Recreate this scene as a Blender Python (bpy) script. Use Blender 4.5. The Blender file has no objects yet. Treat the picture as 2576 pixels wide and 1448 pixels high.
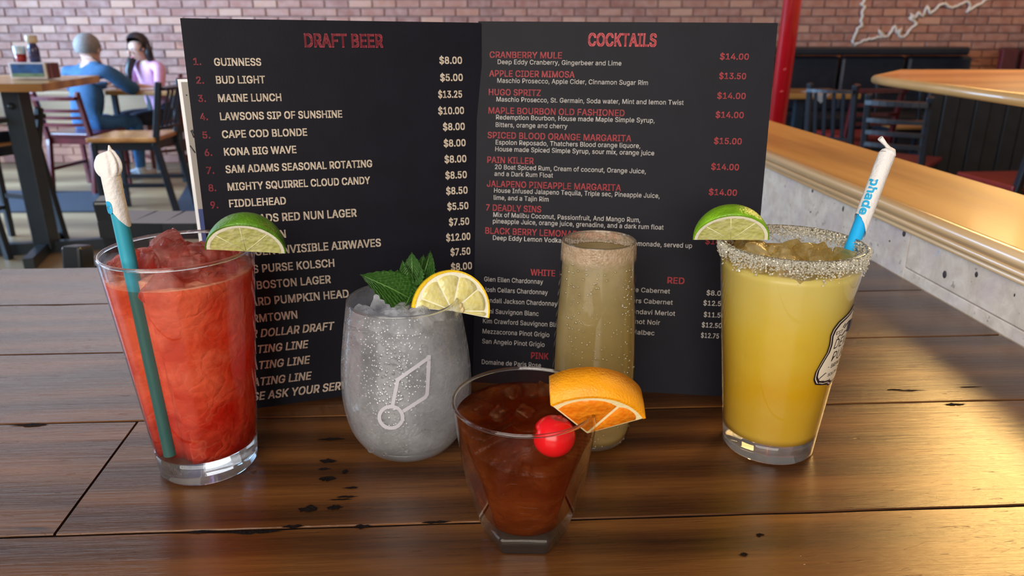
import bpy, bmesh, math, random
from mathutils import Vector, Matrix, noise as mnoise, geometry as mgeo
PI = math.pi
rnd = random.Random(7)
SC = bpy.context.scene
COL = SC.collection
T = 0.93          # height of the table top
CZ = 1.20         # height of the lens
F = 1860.0
PITCH = math.radians(19)
cp, sp = math.cos(PITCH), math.sin(PITCH)

# ---------------------------------------------------------------- camera
cam_d = bpy.data.cameras.new('camera'); cam = bpy.data.objects.new('camera', cam_d); COL.objects.link(cam)
cam.location = (0, 0, CZ); cam.rotation_euler = (PI/2 - PITCH, 0, 0)
cam_d.sensor_width = 36; cam_d.lens = F/2576*36; cam_d.clip_start = 0.02; cam_d.clip_end = 60
cam_d.dof.use_dof = True; cam_d.dof.focus_distance = 0.46; cam_d.dof.aperture_fstop = 13
SC.camera = cam
# ---------------------------------------------------------------- world and lights
W = bpy.data.worlds.new('world'); SC.world = W; W.use_nodes = True
W.node_tree.nodes['Background'].inputs[0].default_value = (0.70, 0.62, 0.56, 1)
W.node_tree.nodes['Background'].inputs[1].default_value = 0.30
def area(name, loc, target, sx, sy, power, col, spread=PI):
    d = bpy.data.lights.new(name, 'AREA'); d.shape = 'RECTANGLE'; d.size = sx; d.size_y = sy
    d.energy = power; d.color = col; d.spread = spread
    o = bpy.data.objects.new(name, d); COL.objects.link(o); o.location = loc
    o.rotation_euler = (Vector(target)-Vector(loc)).to_track_quat('-Z', 'Y').to_euler()
    return o
area('window_light_left', (-5.9, 4.9, 1.85), (-2.5, 6.0, 0.8), 3.0, 2.0, 310, (0.38, 0.64, 1.0), math.radians(120))
area('window_light_left_near', (-5.9, 1.4, 1.85), (0, 0.8, 0.9), 2.0, 2.0, 60, (0.66, 0.80, 1.0))
area('window_light_front', (-0.9, -2.4, 2.1), (0, 0.6, 0.95), 3.0, 1.7, 105, (1.0, 0.93, 0.85))
area('pendant_light', (2.55, 3.0, 2.75), (0.9, 0.9, 0.95), 1.0, 0.8, 60, (1.0, 0.60, 0.20))
area('pendant_light_far', (2.75, 4.1, 2.0), (1.0, 1.0, 1.0), 0.22, 0.22, 1.6, (1.0, 0.72, 0.38))
area('table_sheen_fill', (-3.2, 4.9, 3.1), (-1.6, 2.0, 0.9), 2.6, 1.6, 27, (0.92, 0.94, 1.0))  # added lamp in place of a window-lit ceiling, for sheen on the table
area('ceiling_light_rear', (-1.2, 6.2, 3.0), (-1.2, 7.5, 1.2), 5.0, 0.5, 26, (1.0, 0.60, 0.40))
area('ceiling_light_right', (4.2, 6.3, 3.0), (4.2, 7.5, 1.3), 2.5, 0.4, 26, (1.0, 0.62, 0.34))
SC.view_settings.view_transform = 'Standard'; SC.view_settings.look = 'None'
SC.view_settings.gamma = 1; SC.view_settings.use_curve_mapping = False
SC.view_settings.exposure = 0.36
cy = SC.cycles
cy.use_denoising = True; cy.max_bounces = 11; cy.transmission_bounces = 8; cy.glossy_bounces = 4
cy.diffuse_bounces = 3; cy.transparent_max_bounces = 16; cy.sample_clamp_indirect = 4; cy.sample_clamp_direct = 20
cy.caustics_reflective = False; cy.caustics_refractive = True; cy.blur_glossy = 0.5

# ---------------------------------------------------------------- geometry of the view
def ray(px, py):
    x, y = (px-1288)/F, (py-724)/F
    return Vector((x, cp - y*sp, -sp - y*cp))
CAM = Vector((0, 0, CZ))
def G(px, py, z=T):
    d = ray(px, py); return CAM + d*((z-CZ)/d.z)
def PY(px, py, Y):
    d = ray(px, py); return CAM + d*(Y/d.y)
def hit_plane(px, py, o, n):
    d = ray(px, py); return CAM + d*((o-CAM).dot(n)/d.dot(n))
def proj(P):
    v = Vector(P)-CAM; z = v.y*cp - v.z*sp
    return 1288+F*v.x/z, 724+F*(-(v.y*sp+v.z*cp))/z

# ---------------------------------------------------------------- materials
MATS = {}
class NT:
    def __init__(s, name):
        s.m = bpy.data.materials.new(name); s.m.use_nodes = True; s.t = s.m.node_tree
        s.t.nodes.clear(); s.out = s.t.nodes.new('ShaderNodeOutputMaterial')
    def n(s, typ, **k):
        nd = s.t.nodes.new('ShaderNode'+typ)
        for a, b in k.items():
            if a.startswith('i_'):
                key = a[2:]; key = int(key) if key.isdigit() else key.replace('_', ' ')
                nd.inputs[key].default_value = b
            else: setattr(nd, a, b)
        return nd
    def l(s, a, b): s.t.links.new(a, b)
    def coords(s, kind='Object', scale=(1, 1, 1), rand=0.0):
        tc = s.n('TexCoord'); mp = s.n('Mapping'); s.l(tc.outputs[kind], mp.inputs[0]); mp.inputs['Scale'].default_value = scale
        if rand:
            oi = s.n('ObjectInfo'); mu = s.n('Math', operation='MULTIPLY', i_1=rand); s.l(oi.outputs['Random'], mu.inputs[0])
            cb = s.n('CombineXYZ'); s.l(mu.outputs[0], cb.inputs[0]); s.l(mu.outputs[0], cb.inputs[1]); s.l(mu.outputs[0], cb.inputs[2])
            s.l(cb.outputs[0], mp.inputs['Location'])
        return mp.outputs[0]
    def ramp(s, fac, stops):
        r = s.n('ValToRGB'); e = r.color_ramp.elements
        while len(e) < len(stops): e.new(0.5)
        for q, (p, c) in zip(e, stops): q.position = p; q.color = (c if len(c) == 4 else (*c, 1)) if isinstance(c, tuple) else (c, c, c, 1)
        s.l(fac, r.inputs[0]); return r.outputs[0]
    def noise(s, co, scale, detail=3, rough=0.55, dist=0.0):
        n = s.n('TexNoise'); n.inputs['Scale'].default_value = scale; n.inputs['Detail'].default_value = detail
        n.inputs['Roughness'].default_value = rough; n.inputs['Distortion'].default_value = dist
        s.l(co, n.inputs['Vector']); return n.outputs[0]
    def mixc(s, fac, a, b, mode='MIX'):
        m = s.n('Mix', data_type='RGBA', blend_type=mode)
        for sock, v in ((m.inputs[0], fac), (m.inputs[6], a), (m.inputs[7], b)):
            if hasattr(v, 'is_linked') or isinstance(v, bpy.types.NodeSocket): s.l(v, sock)
            else: sock.default_value = v if isinstance(v, (int, float)) else (*v, 1)[:4]
        return m.outputs[2]
    def math(s, op, a, b=None):
        m = s.n('Math', operation=op)
        for i, v in enumerate((a, b)):
            if v is None: continue
            if isinstance(v, bpy.types.NodeSocket): s.l(v, m.inputs[i])
            else: m.inputs[i].default_value = v
        return m.outputs[0]
    def bump(s, h, strength=0.3, dist=0.001):
        b = s.n('Bump'); b.inputs['Strength'].default_value = strength; b.inputs['Distance'].default_value = dist
        s.l(h, b.inputs['Height']); return b.outputs[0]
    def principled(s, col, rough=0.5, normal=None, **k):
        p = s.n('BsdfPrincipled')
        for key, v in (('Base Color', col), ('Roughness', rough)):
            if isinstance(v, bpy.types.NodeSocket): s.l(v, p.inputs[key])
            else: p.inputs[key].default_value = v if isinstance(v, (int, float)) else (*v, 1)[:4]
        for key, v in k.items():
            key = key.replace('_', ' ')
            if isinstance(v, bpy.types.NodeSocket): s.l(v, p.inputs[key])
            else: p.inputs[key].default_value = v
        if normal is not None: s.l(normal, p.inputs['Normal'])
        return p.outputs[0]
    def done(s, sh): s.l(sh, s.out.inputs[0]); MATS[s.m.name] = s.m; return s.m

def plain(name, col, rough=0.5, var=0.12, vs=20, bump=0.0, bs=80, **k):
    t = NT(name); co = t.coords(rand=5.0)
    n = t.noise(co, vs)
    c = t.mixc(t.ramp(n, [(0.3, 0.0), (0.7, 1.0)]), tuple(x*(1-var) for x in col), tuple(min(1, x*(1+var)) for x in col))
    nm = t.bump(t.noise(co, bs), bump, 0.002) if bump else None
    return t.done(t.principled(c, rough, nm, **k))

def wood(name, dark, mid, light, rough=0.35, grain=(2.2, 26, 26), rand=9.0, tone=0.25, bump=0.25, knots=False, coat=0.0, rings=1.0, axis='Y'):
    t = NT(name); co = t.coords(scale=grain, rand=rand); co2 = t.coords(scale=tuple(g*1.2 if g < 3 else g*0.25 for g in grain), rand=rand)
    warp = t.noise(co2, 1.0, 2)
    wv = t.n('TexWave', wave_type='BANDS', bands_direction=axis, i_Scale=0.35*rings, i_Distortion=9.0, i_Detail=3.0)
    wv.inputs['Detail Scale'].default_value = 1.2; t.l(co2, wv.inputs['Vector'])
    fine = t.noise(co, 2.0, 6, 0.7)
    f = t.math('ADD', t.math('MULTIPLY', wv.outputs['Fac'], 0.45), t.math('MULTIPLY', fine, 0.6))
    c = t.ramp(f, [(0.25, dark), (0.55, mid), (0.85, light)])
    oi = t.n('ObjectInfo'); tn = t.math('ADD', t.math('MULTIPLY', oi.outputs['Random'], tone), 1-tone/2)
    sc = t.n('VectorMath', operation='SCALE'); t.l(c, sc.inputs[0]); t.l(tn, sc.inputs['Scale'])
    rg = t.math('ADD', t.math('MULTIPLY', fine, 0.22), rough-0.1)
    h = t.math('ADD', fine, t.math('MULTIPLY', warp, 0.6))
    return t.done(t.principled(sc.outputs[0], rg, t.bump(h, bump, 0.0015), Coat_Weight=coat, Coat_Roughness=0.12))

def table_wood():
    t = NT('table_walnut'); co = t.coords(scale=(2.2, 30, 30), rand=3.0); co2 = t.coords(scale=(1.6, 7, 7), rand=3.0); c1 = t.coords(scale=(1, 1, 1), rand=3.0)
    warp = t.noise(co2, 1.3, 3)
    wv = t.n('TexWave', wave_type='BANDS', bands_direction='Y', i_Scale=0.9, i_Distortion=7.0, i_Detail=2.0); t.l(co2, wv.inputs['Vector'])
    fine = t.noise(co, 3.0, 8, 0.75); ff = t.noise(t.coords(scale=(6, 160, 160), rand=3.0), 1.5, 5, 0.7)
    f = t.math('ADD', t.math('ADD', t.math('MULTIPLY', wv.outputs['Fac'], 0.25), t.math('MULTIPLY', fine, 0.5)), t.math('MULTIPLY', ff, 0.3))
    c = t.ramp(f, [(0.28, (0.032, 0.011, 0.003)), (0.50, (0.088, 0.032, 0.008)), (0.72, (0.175, 0.068, 0.016)), (0.9, (0.28, 0.12, 0.035))])
    dk = t.ramp(t.noise(t.coords(scale=(4, 30, 30), rand=11.0), 2.2, 2), [(0.74, 0.0), (0.78, 0.8)])
    c = t.mixc(dk, c, (0.012, 0.006, 0.004))
    oi = t.n('ObjectInfo'); tn = t.math('ADD', t.math('MULTIPLY', oi.outputs['Random'], 0.35), 0.82)
    sc = t.n('VectorMath', operation='SCALE'); t.l(c, sc.inputs[0]); t.l(tn, sc.inputs['Scale'])
    # scratches: thin ridged lines
    s1 = t.ramp(t.noise(t.coords(scale=(45, 420, 45), rand=4.0), 1.0, 1), [(0.70, 0.0), (0.73, 1.0)])
    def slanted(ang, sc_):
        tc = t.n('TexCoord'); m1 = t.n('Mapping'); m1.inputs['Rotation'].default_value = (0, 0, ang); t.l(tc.outputs['Object'], m1.inputs[0])
        m2 = t.n('Mapping'); m2.inputs['Scale'].default_value = sc_; t.l(m1.outputs[0], m2.inputs[0]); return m2.outputs[0]
    s2 = t.ramp(t.noise(slanted(.55, (38, 700, 20)), 1.0, 1), [(0.735, 0.0), (0.75, 1.0)])
    s3 = t.ramp(t.noise(slanted(-.35, (30, 620, 20)), 1.0, 1), [(0.735, 0.0), (0.75, 1.0)])
    scr = t.math('MULTIPLY', t.math('MAXIMUM', t.math('MAXIMUM', s1, s2), s3), -1.0)
    h = t.math('ADD', t.math('ADD', t.math('MULTIPLY', ff, 0.85), t.math('MULTIPLY', fine, 0.5)), t.math('ADD', t.math('MULTIPLY', warp, 2.2), t.math('MULTIPLY', scr, 0.8)))
    rg = t.math('ADD', t.math('MULTIPLY', t.noise(c1, 7, 4), 0.16), 0.17)
    return t.done(t.principled(sc.outputs[0], rg, t.bump(h, 0.30, 0.0016), IOR=1.52, Coat_Weight=0.2, Coat_Roughness=0.25))

def thin_glass(name, tint=(0.97, 0.98, 0.98), base=0.04, edge=0.75, rough=0.02, droplets=0.0, haze=0.0):
    t = NT(name); lw = t.n('LayerWeight', i_Blend=0.5)
    fac = t.math('ADD', t.math('MULTIPLY', t.math('POWER', lw.outputs['Facing'], 3.2), edge), base)
    tr = t.n('BsdfTransparent'); tr.inputs[0].default_value = (*tint, 1)
    gl = t.n('BsdfGlossy'); gl.inputs['Roughness'].default_value = rough; gl.inputs[0].default_value = (1, 1, 1, 1)
    base_sh = tr.outputs[0]
    if droplets or haze:
        co = t.coords(); vo = t.n('TexVoronoi', i_Scale=420.0); t.l(co, vo.inputs['Vector'])
        d = t.ramp(vo.outputs['Distance'], [(0.0, 1.0), (0.42, 0.0)])
        nm = t.bump(t.math('ADD', d, t.math('MULTIPLY', t.noise(co, 130, 2), 0.5)), 0.8, 0.0006); t.l(nm, gl.inputs['Normal'])
        fac = t.math('ADD', fac, droplets)
        df = t.n('BsdfDiffuse'); df.inputs[0].default_value = (0.75, 0.77, 0.80, 1); tl = t.n('BsdfTranslucent'); tl.inputs[0].default_value = (0.8, 0.82, 0.84, 1)
        m0 = t.n('MixShader', i_0=0.5); t.l(df.outputs[0], m0.inputs[1]); t.l(tl.outputs[0], m0.inputs[2])
        m1 = t.n('MixShader'); pat = t.math('MULTIPLY', t.ramp(t.noise(co, 35, 4), [(0.3, 0.35), (0.7, 1.0)]), haze); t.l(pat, m1.inputs[0])
        t.l(tr.outputs[0], m1.inputs[1]); t.l(m0.outputs[0], m1.inputs[2]); base_sh = m1.outputs[0]
    mx = t.n('MixShader'); t.l(fac, mx.inputs[0]); t.l(base_sh, mx.inputs[1]); t.l(gl.outputs[0], mx.inputs[2])
    return t.done(mx.outputs[0])

def solid_glass(name, tint=(1, 1, 1), rough=0.0, ior=1.5, milk=0.0, clear=0.25):
    t = NT(name); g = t.n('BsdfGlass'); g.inputs[0].default_value = (*tint, 1); g.inputs['Roughness'].default_value = rough; g.inputs['IOR'].default_value = ior
    tr = t.n('BsdfTransparent'); tr.inputs[0].default_value = (*tint, 1)
    mx = t.n('MixShader', i_0=clear); t.l(g.outputs[0], mx.inputs[1]); t.l(tr.outputs[0], mx.inputs[2])
    if not milk: return t.done(mx.outputs[0])
    d = t.n('BsdfDiffuse'); d.inputs[0].default_value = (.9, .9, .86, 1); m2 = t.n('MixShader', i_0=milk); t.l(mx.outputs[0], m2.inputs[1]); t.l(d.outputs[0], m2.inputs[2])
    return t.done(m2.outputs[0])

def liquid(name, tint, zstops, cloud=0.5, refr=0.3, rough=0.15, pattern=0.5, pscale=60, bump=0.4, transl=0.5, patch=None, psh=(0.45, 0.62), crack=0.0):
    """drink: tinted see-through share, refracting share, cloudy share; zstops = colours from the bottom up (layers of the mixed drink, painted glow)"""
    t = NT(name); co = t.coords()
    sx = t.n('SeparateXYZ'); t.l(co, sx.inputs[0]); zz = t.math('DIVIDE', sx.outputs[2], 0.15)
    zz = t.math('ADD', zz, t.math('MULTIPLY', t.math('SUBTRACT', t.noise(co, 28, 3), 0.5), 0.35))
    c = t.ramp(zz, zstops)
    n1 = t.noise(t.coords(scale=(1, 1, 1.3)), pscale, 5, 0.6, 0.25)
    vo = t.n('TexVoronoi', i_Scale=pscale*0.9); t.l(co, vo.inputs['Vector'])
    pf = t.ramp(t.math('ADD', t.math('MULTIPLY', n1, 0.7), t.math('MULTIPLY', vo.outputs['Distance'], 0.35)), [(psh[0], 0.0), (psh[1], 1.0)])
    if patch is not None: c = t.mixc(t.math('MULTIPLY', t.math('MULTIPLY', pf, pattern), t.ramp(zz, [(0.16, 0.12 if crack else 1.0), (0.5, 1.0)])), c, patch)
    hh = t.math('ADD', n1, t.math('MULTIPLY', vo.outputs['Distance'], 0.6))
    if crack:
        nz = t.n('Mapping'); t.l(co, nz.inputs[0]); ds = t.n('TexNoise', i_Scale=60.0); t.l(co, ds.inputs['Vector'])
        ad = t.n('VectorMath', operation='MULTIPLY_ADD'); t.l(ds.outputs['Color'], ad.inputs[0]); ad.inputs[1].default_value = (.035, .035, .035); t.l(co, ad.inputs[2])
        ve = t.n('TexVoronoi', feature='DISTANCE_TO_EDGE', i_Scale=75.0); t.l(ad.outputs[0], ve.inputs['Vector'])
        vc = t.n('TexVoronoi', i_Scale=75.0); t.l(ad.outputs[0], vc.inputs['Vector']); bw = t.n('RGBToBW'); t.l(vc.outputs['Color'], bw.inputs[0])
        ln = t.math('MULTIPLY', t.ramp(ve.outputs['Distance'], [(0.0, 1.0), (0.06, 0.0)]), t.ramp(t.noise(co, 40, 3), [(0.48, 0.0), (0.6, crack)]))
        c = t.mixc(t.math('MULTIPLY', bw.outputs[0], crack*.8), c, patch)
        c = t.mixc(ln, c, tuple(min(1, x*1.0+.25) for x in patch))
        hh = t.math('ADD', hh, t.math('MULTIPLY', ve.outputs['Distance'], 0.8))
    nm = t.bump(hh, bump, 0.004) if bump else None
    df = t.n('BsdfPrincipled'); t.l(c, df.inputs['Base Color']); df.inputs['Roughness'].default_value = 0.25; df.inputs['Specular IOR Level'].default_value = 0.25
    tl = t.n('BsdfTranslucent'); t.l(c, tl.inputs[0])
    if nm is not None: t.l(nm, df.inputs['Normal'])
    m0 = t.n('MixShader', i_0=transl); t.l(df.outputs[0], m0.inputs[1]); t.l(tl.outputs[0], m0.inputs[2])
    tr = t.n('BsdfTransparent'); rf = t.n('BsdfRefraction', i_IOR=1.2); rf.inputs['Roughness'].default_value = rough
    for q in (tr, rf): q.inputs[0].default_value = (*tint, 1)
    if nm is not None: t.l(nm, rf.inputs['Normal'])
    m1 = t.n('MixShader', i_0=refr); t.l(tr.outputs[0], m1.inputs[1]); t.l(rf.outputs[0], m1.inputs[2])
    m2 = t.n('MixShader')
    if patch is not None and cloud < 0.9:
        t.l(t.math('ADD', t.math('MULTIPLY', pf, 0.25), cloud-0.1), m2.inputs[0])
    else: m2.inputs[0].default_value = cloud
    t.l(m1.outputs[0], m2.inputs[1]); t.l(m0.outputs[0], m2.inputs[2])
    return t.done(m2.outputs[0])

def ice_mat(name, tint, milk=0.25, milkcol=(0.9, 0.92, 0.95)):
    t = NT(name); co = t.coords(rand=3.0)
    n1 = t.noise(co, 60, 5, 0.7, 0.8)
    nm = t.bump(n1, 0.7, 0.003)
    g = t.n('BsdfGlass'); g.inputs[0].default_value = (*tint, 1); g.inputs['Roughness'].default_value = 0.04; g.inputs['IOR'].default_value = 1.31; t.l(nm, g.inputs['Normal'])
    tr = t.n('BsdfTransparent'); tr.inputs[0].default_value = (*tint, 1)
    a = t.n('MixShader', i_0=0.35); t.l(g.outputs[0], a.inputs[1]); t.l(tr.outputs[0], a.inputs[2])
    df = t.n('BsdfPrincipled'); df.inputs['Base Color'].default_value = (*[m*q for m, q in zip(milkcol, tint)], 1); df.inputs['Roughness'].default_value = 0.2; t.l(nm, df.inputs['Normal'])
    tl = t.n('BsdfTranslucent'); tl.inputs[0].default_value = (*[m*q for m, q in zip(milkcol, tint)], 1)
    b = t.n('MixShader', i_0=0.5); t.l(df.outputs[0], b.inputs[1]); t.l(tl.outputs[0], b.inputs[2])
    m = t.n('MixShader'); t.l(t.ramp(t.noise(co, 45, 3), [(0.42, milk*0.4), (0.62, min(1, milk*1.9))]), m.inputs[0])
    t.l(a.outputs[0], m.inputs[1]); t.l(b.outputs[0], m.inputs[2])
    return t.done(m.outputs[0])

def flesh(name, col, light, transl=0.4, scale=220):
    t = NT(name); co = t.coords()
    n = t.noise(t.coords(scale=(1, 1, 1)), scale, 4, 0.6)
    c = t.mixc(t.ramp(n, [(0.35, 0.0), (0.7, 1.0)]), col, light)
    df = t.n('BsdfPrincipled'); t.l(c, df.inputs['Base Color']); df.inputs['Roughness'].default_value = 0.22
    vo = t.n('TexVoronoi', i_Scale=scale*1.6); t.l(co, vo.inputs['Vector']); t.l(t.bump(t.math('ADD', n, vo.outputs['Distance']), 0.5, 0.0008), df.inputs['Normal'])
    tl = t.n('BsdfTranslucent'); t.l(c, tl.inputs[0])
    m = t.n('MixShader', i_0=transl); t.l(df.outputs[0], m.inputs[1]); t.l(tl.outputs[0], m.inputs[2])
    return t.done(m.outputs[0])

M = MATS
table_wood()
plain('menu_black', (0.0060, 0.0060, 0.0105), 0.5, 0.15, 40, 0.04, 900, Specular_IOR_Level=0.12)
plain('print_red', (0.50, 0.028, 0.04), 0.5, 0.05)
plain('print_red_dim', (0.26, 0.014, 0.03), 0.5, 0.05)
plain('print_cream', (0.80, 0.68, 0.54), 0.5, 0.03)
plain('print_white', (0.80, 0.76, 0.72), 0.5, 0.03)
plain('card_grey', (0.30, 0.27, 0.24), 0.5, 0.08)
plain('card_navy', (0.02, 0.04, 0.16), 0.5, 0.2)
plain('card_white', (0.85, 0.86, 0.88), 0.4)
plain('ink_black', (0.01, 0.01, 0.015), 0.4)
thin_glass('pint_glass'); thin_glass('flute_glass', base=0.03); thin_glass('tumbler_glass', (0.96, 0.94, 0.92), base=0.05)
thin_glass('frosted_glass', base=0.02, edge=0.5, rough=0.08, droplets=0.06, haze=0.36)
solid_glass('clear_base', (0.97, 0.98, 0.98), milk=0.04); solid_glass('tumbler_base', (0.99, 0.98, 0.95), milk=0.02, clear=0.55); solid_glass('rim_glass', (0.97, 0.97, 0.97))
thin_glass('bubble', (1, 1, .95), base=.12, edge=1.2, rough=.1); solid_glass('droplet', (1, 1, 1), ior=1.33)
liquid('red_drink', (0.95, 0.10, 0.04), [(0.10, (0.30, 0.005, 0.003)), (0.30, (0.78, 0.022, 0.008)), (0.45, (1.0, 0.15, 0.03)), (0.9, (1.0, 0.34, 0.20))],
       cloud=0.66, refr=0.5, rough=0.12, pattern=0.8, pscale=45, bump=0.42, transl=0.25, patch=(1.0, 0.46, 0.30), psh=(0.42, 0.60), crack=0.28)
liquid('yellow_drink', (0.9, 0.7, 0.15), [(0.10, (0.66, 0.40, 0.04)), (0.35, (0.74, 0.42, 0.012)), (0.62, (0.82, 0.58, 0.06)), (0.92, (0.82, 0.68, 0.20))],
       cloud=0.93, refr=0.3, pattern=0.25, pscale=18, bump=0.0, transl=0.25, patch=(0.76, 0.56, 0.10))
liquid('gin_tonic', (0.93, 0.95, 0.98), [(0.0, (0.60, 0.58, 0.54)), (0.3, (0.46, 0.46, 0.47)), (0.55, (0.34, 0.35, 0.38)), (0.75, (0.36, 0.37, 0.42))],
       cloud=0.36, refr=0.6, rough=0.12, pattern=0.55, pscale=40, bump=0.5, crack=0.5, transl=0.4, patch=(0.78, 0.80, 0.84))
liquid('sparkling_cider', (0.88, 0.78, 0.46), [(0.0, (0.66, 0.46, 0.14)), (0.5, (0.62, 0.48, 0.20)), (0.9, (0.62, 0.51, 0.28))],
       cloud=0.55, refr=0.35, rough=0.05, pattern=0.3, pscale=14, bump=0.0, transl=0.35, patch=(0.66, 0.54, 0.30))
liquid('bourbon', (0.62, 0.20, 0.04), [(0.05, (0.46, 0.085, 0.008)), (0.28, (0.30, 0.055, 0.006)), (0.6, (0.17, 0.036, 0.006))],  # brighter orange at the bottom is a glow painted into the colour
       cloud=0.42, refr=0.6, rough=0.06, pattern=0.55, pscale=42, bump=0.8, transl=0.45, patch=(0.46, 0.13, 0.025), psh=(0.5, 0.75))
ice_mat('ice_clear', (0.97, 0.98, 1.0), 0.42); ice_mat('ice_red', (0.99, 0.60, 0.52), 0.13, (0.95, 0.9, 0.9)); ice_mat('ice_amber', (0.86, 0.50, 0.22), 0.05)
ice_mat('ice_yellow', (0.93, 0.86, 0.55), 0.3)
flesh('lime_flesh', (0.66, 0.68, 0.20), (0.86, 0.85, 0.42), .25); flesh('lemon_flesh', (0.84, 0.74, 0.24), (0.93, 0.88, 0.48), .25); flesh('orange_flesh', (0.92, 0.24, 0.008), (0.98, 0.36, 0.02), .25)
plain('lime_peel', (0.085, 0.23, 0.012), 0.3, 0.45, 70, 0.35, 700)
plain('lime_peel_bright', (0.16, 0.36, 0.01), 0.28, 0.5, 55, 0.35, 700)
plain('lemon_peel', (0.86, 0.56, 0.015), 0.35, 0.12, 60, 0.4, 600)
plain('orange_peel', (0.98, 0.36, 0.006), 0.34, 0.12, 60, 0.4, 800)
plain('pith', (0.86, 0.84, 0.66), 0.5, 0.05, 60, 0.2, 300); plain('orange_pith', (0.92, 0.78, 0.42), 0.5, 0.05, 60, 0.2, 300)
def tint_film(name, c):
    t = NT(name); tr = t.n('BsdfTransparent'); tr.inputs[0].default_value = (*c, 1); return t.done(tr.outputs[0])
tint_film('red_tint', (0.97, 0.60, 0.50))
plain('cherry_red', (0.80, 0.008, 0.014), 0.22, 0.1, 30, Subsurface_Weight=0.3, Subsurface_Scale=0.004)
plain('seed', (0.75, 0.60, 0.30), 0.4)
def leaf_mat():
    t = NT('mint_leaf'); co = t.coords('UV'); 
    wv = t.n('TexWave', wave_type='BANDS', bands_direction='DIAGONAL', i_Scale=3.5, i_Distortion=1.5); t.l(co, wv.inputs['Vector'])
    n = t.noise(t.coords(), 300, 4)
    c = t.mixc(n, (0.022, 0.10, 0.012), (0.075, 0.23, 0.03))
    c = t.mixc(t.ramp(wv.outputs['Fac'], [(0.9, 0.0), (1.0, 0.45)]), c, (0.14, 0.32, 0.07))
    vo = t.n('TexVoronoi', i_Scale=480.0); t.l(t.coords(), vo.inputs['Vector'])
    h = t.math('ADD', vo.outputs['Distance'], t.math('MULTIPLY', wv.outputs['Fac'], -0.6))
    return t.done(t.principled(c, 0.42, t.bump(h, 0.6, 0.001), Subsurface_Weight=0.1, Subsurface_Scale=0.002))
leaf_mat(); plain('mint_vein', (0.12, 0.28, 0.06), 0.5)
plain('straw_teal', (0.03, 0.33, 0.45), 0.35, 0.05); plain('straw_blue', (0.012, 0.42, 0.85), 0.32, 0.05)
plain('wrapper_paper', (0.80, 0.78, 0.76), 0.6, 0.05, 60, 0.3, 500)
plain('wrapper_print', (0.02, 0.40, 0.70), 0.5, 0.05)
t_ = NT('salt'); g_ = t_.n('BsdfGlass', i_IOR=1.54); g_.inputs['Roughness'].default_value = 0.1; d_ = t_.n('BsdfPrincipled'); d_.inputs['Base Color'].default_value = (0.80, 0.76, 0.62, 1); d_.inputs['Roughness'].default_value = 0.15
x_ = t_.n('MixShader', i_0=0.55); t_.l(g_.outputs[0], x_.inputs[1]); t_.l(d_.outputs[0], x_.inputs[2]); t_.done(x_.outputs[0])
plain('cinnamon_sugar', (0.60, 0.42, 0.26), 0.35, 0.4, 300)
plain('badge_cream', (0.70, 0.62, 0.48), 0.35, 0.03); plain('badge_ink', (0.012, 0.006, 0.012), 0.35)
plain('etch_grey', (0.47, 0.46, 0.50), 0.5, 0.04)
plain('foam', (0.8, 0.78, 0.6), 0.3)

wood('honey_oak', (0.30, 0.125, 0.022), (0.48, 0.22, 0.045), (0.64, 0.33, 0.085), 0.30, (1.6, 16, 16), bump=0.12, coat=0.5, tone=0.1)
wood('honey_molding', (0.42, 0.20, 0.05), (0.60, 0.34, 0.11), (0.74, 0.48, 0.20), 0.28, (1.6, 60, 60), bump=0.12, coat=0.5, tone=0.1)
wood('ledge_oak', (0.36, 0.155, 0.028), (0.50, 0.235, 0.045), (0.62, 0.32, 0.075), 0.40, (22, 1.6, 22), bump=0.25, coat=0.12, tone=0.1, axis='X')
wood('ledge_molding', (0.60, 0.36, 0.15), (0.74, 0.50, 0.25), (0.86, 0.66, 0.40), 0.28, (60, 1.6, 60), bump=0.1, coat=0.5, tone=0.1, axis='X')
plain('nosing_oak', (0.58, 0.33, 0.12), 0.3, 0.08, 8, Coat_Weight=0.4)
wood('bar_top_oak', (0.42, 0.16, 0.03), (0.58, 0.24, 0.05), (0.70, 0.33, 0.08), 0.3, (1.2, 10, 10), bump=0.1, coat=0.4, tone=0.1)
wood('seat_wood', (0.40, 0.16, 0.04), (0.55, 0.24, 0.07), (0.66, 0.32, 0.10), 0.25, (2, 14, 14), bump=0.1, coat=0.4)
wood('pale_bench_wood', (0.19, 0.11, 0.05), (0.27, 0.165, 0.08), (0.35, 0.225, 0.12), 0.5, (1, 8, 8))
wood('floor_wood', (0.13, 0.085, 0.045), (0.24, 0.16, 0.085), (0.34, 0.24, 0.13), 0.38, (0.6, 6, 6), tone=0.1)
def whitewash():
    t = NT('whitewashed_board'); co = t.coords(scale=(3, 14, 14), rand=6.0); c1 = t.coords(rand=6.0)
    n = t.noise(co, 5, 6, 0.75); m = t.noise(c1, 40, 6, 0.65, .5); p = t.noise(c1, 16, 4)
    c = t.mixc(t.ramp(m, [(0.32, 0.0), (0.66, 1.0)]), (0.56, 0.45, 0.34), (0.80, 0.68, 0.55))
    c = t.mixc(t.ramp(p, [(0.50, 0.0), (0.68, 0.4)]), c, (0.50, 0.38, 0.42))
    c = t.mixc(t.ramp(n, [(0.60, 0.0), (0.74, 0.45)]), c, (0.40, 0.31, 0.23))
    c = t.mixc(t.ramp(t.noise(c1, 120, 3), [(0.66, 0.0), (0.72, 0.7)]), c, (0.22, 0.16, 0.12))
    return t.done(t.principled(c, 0.5, t.bump(t.math('ADD', n, m), 0.4, 0.001)))
whitewash()
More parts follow.
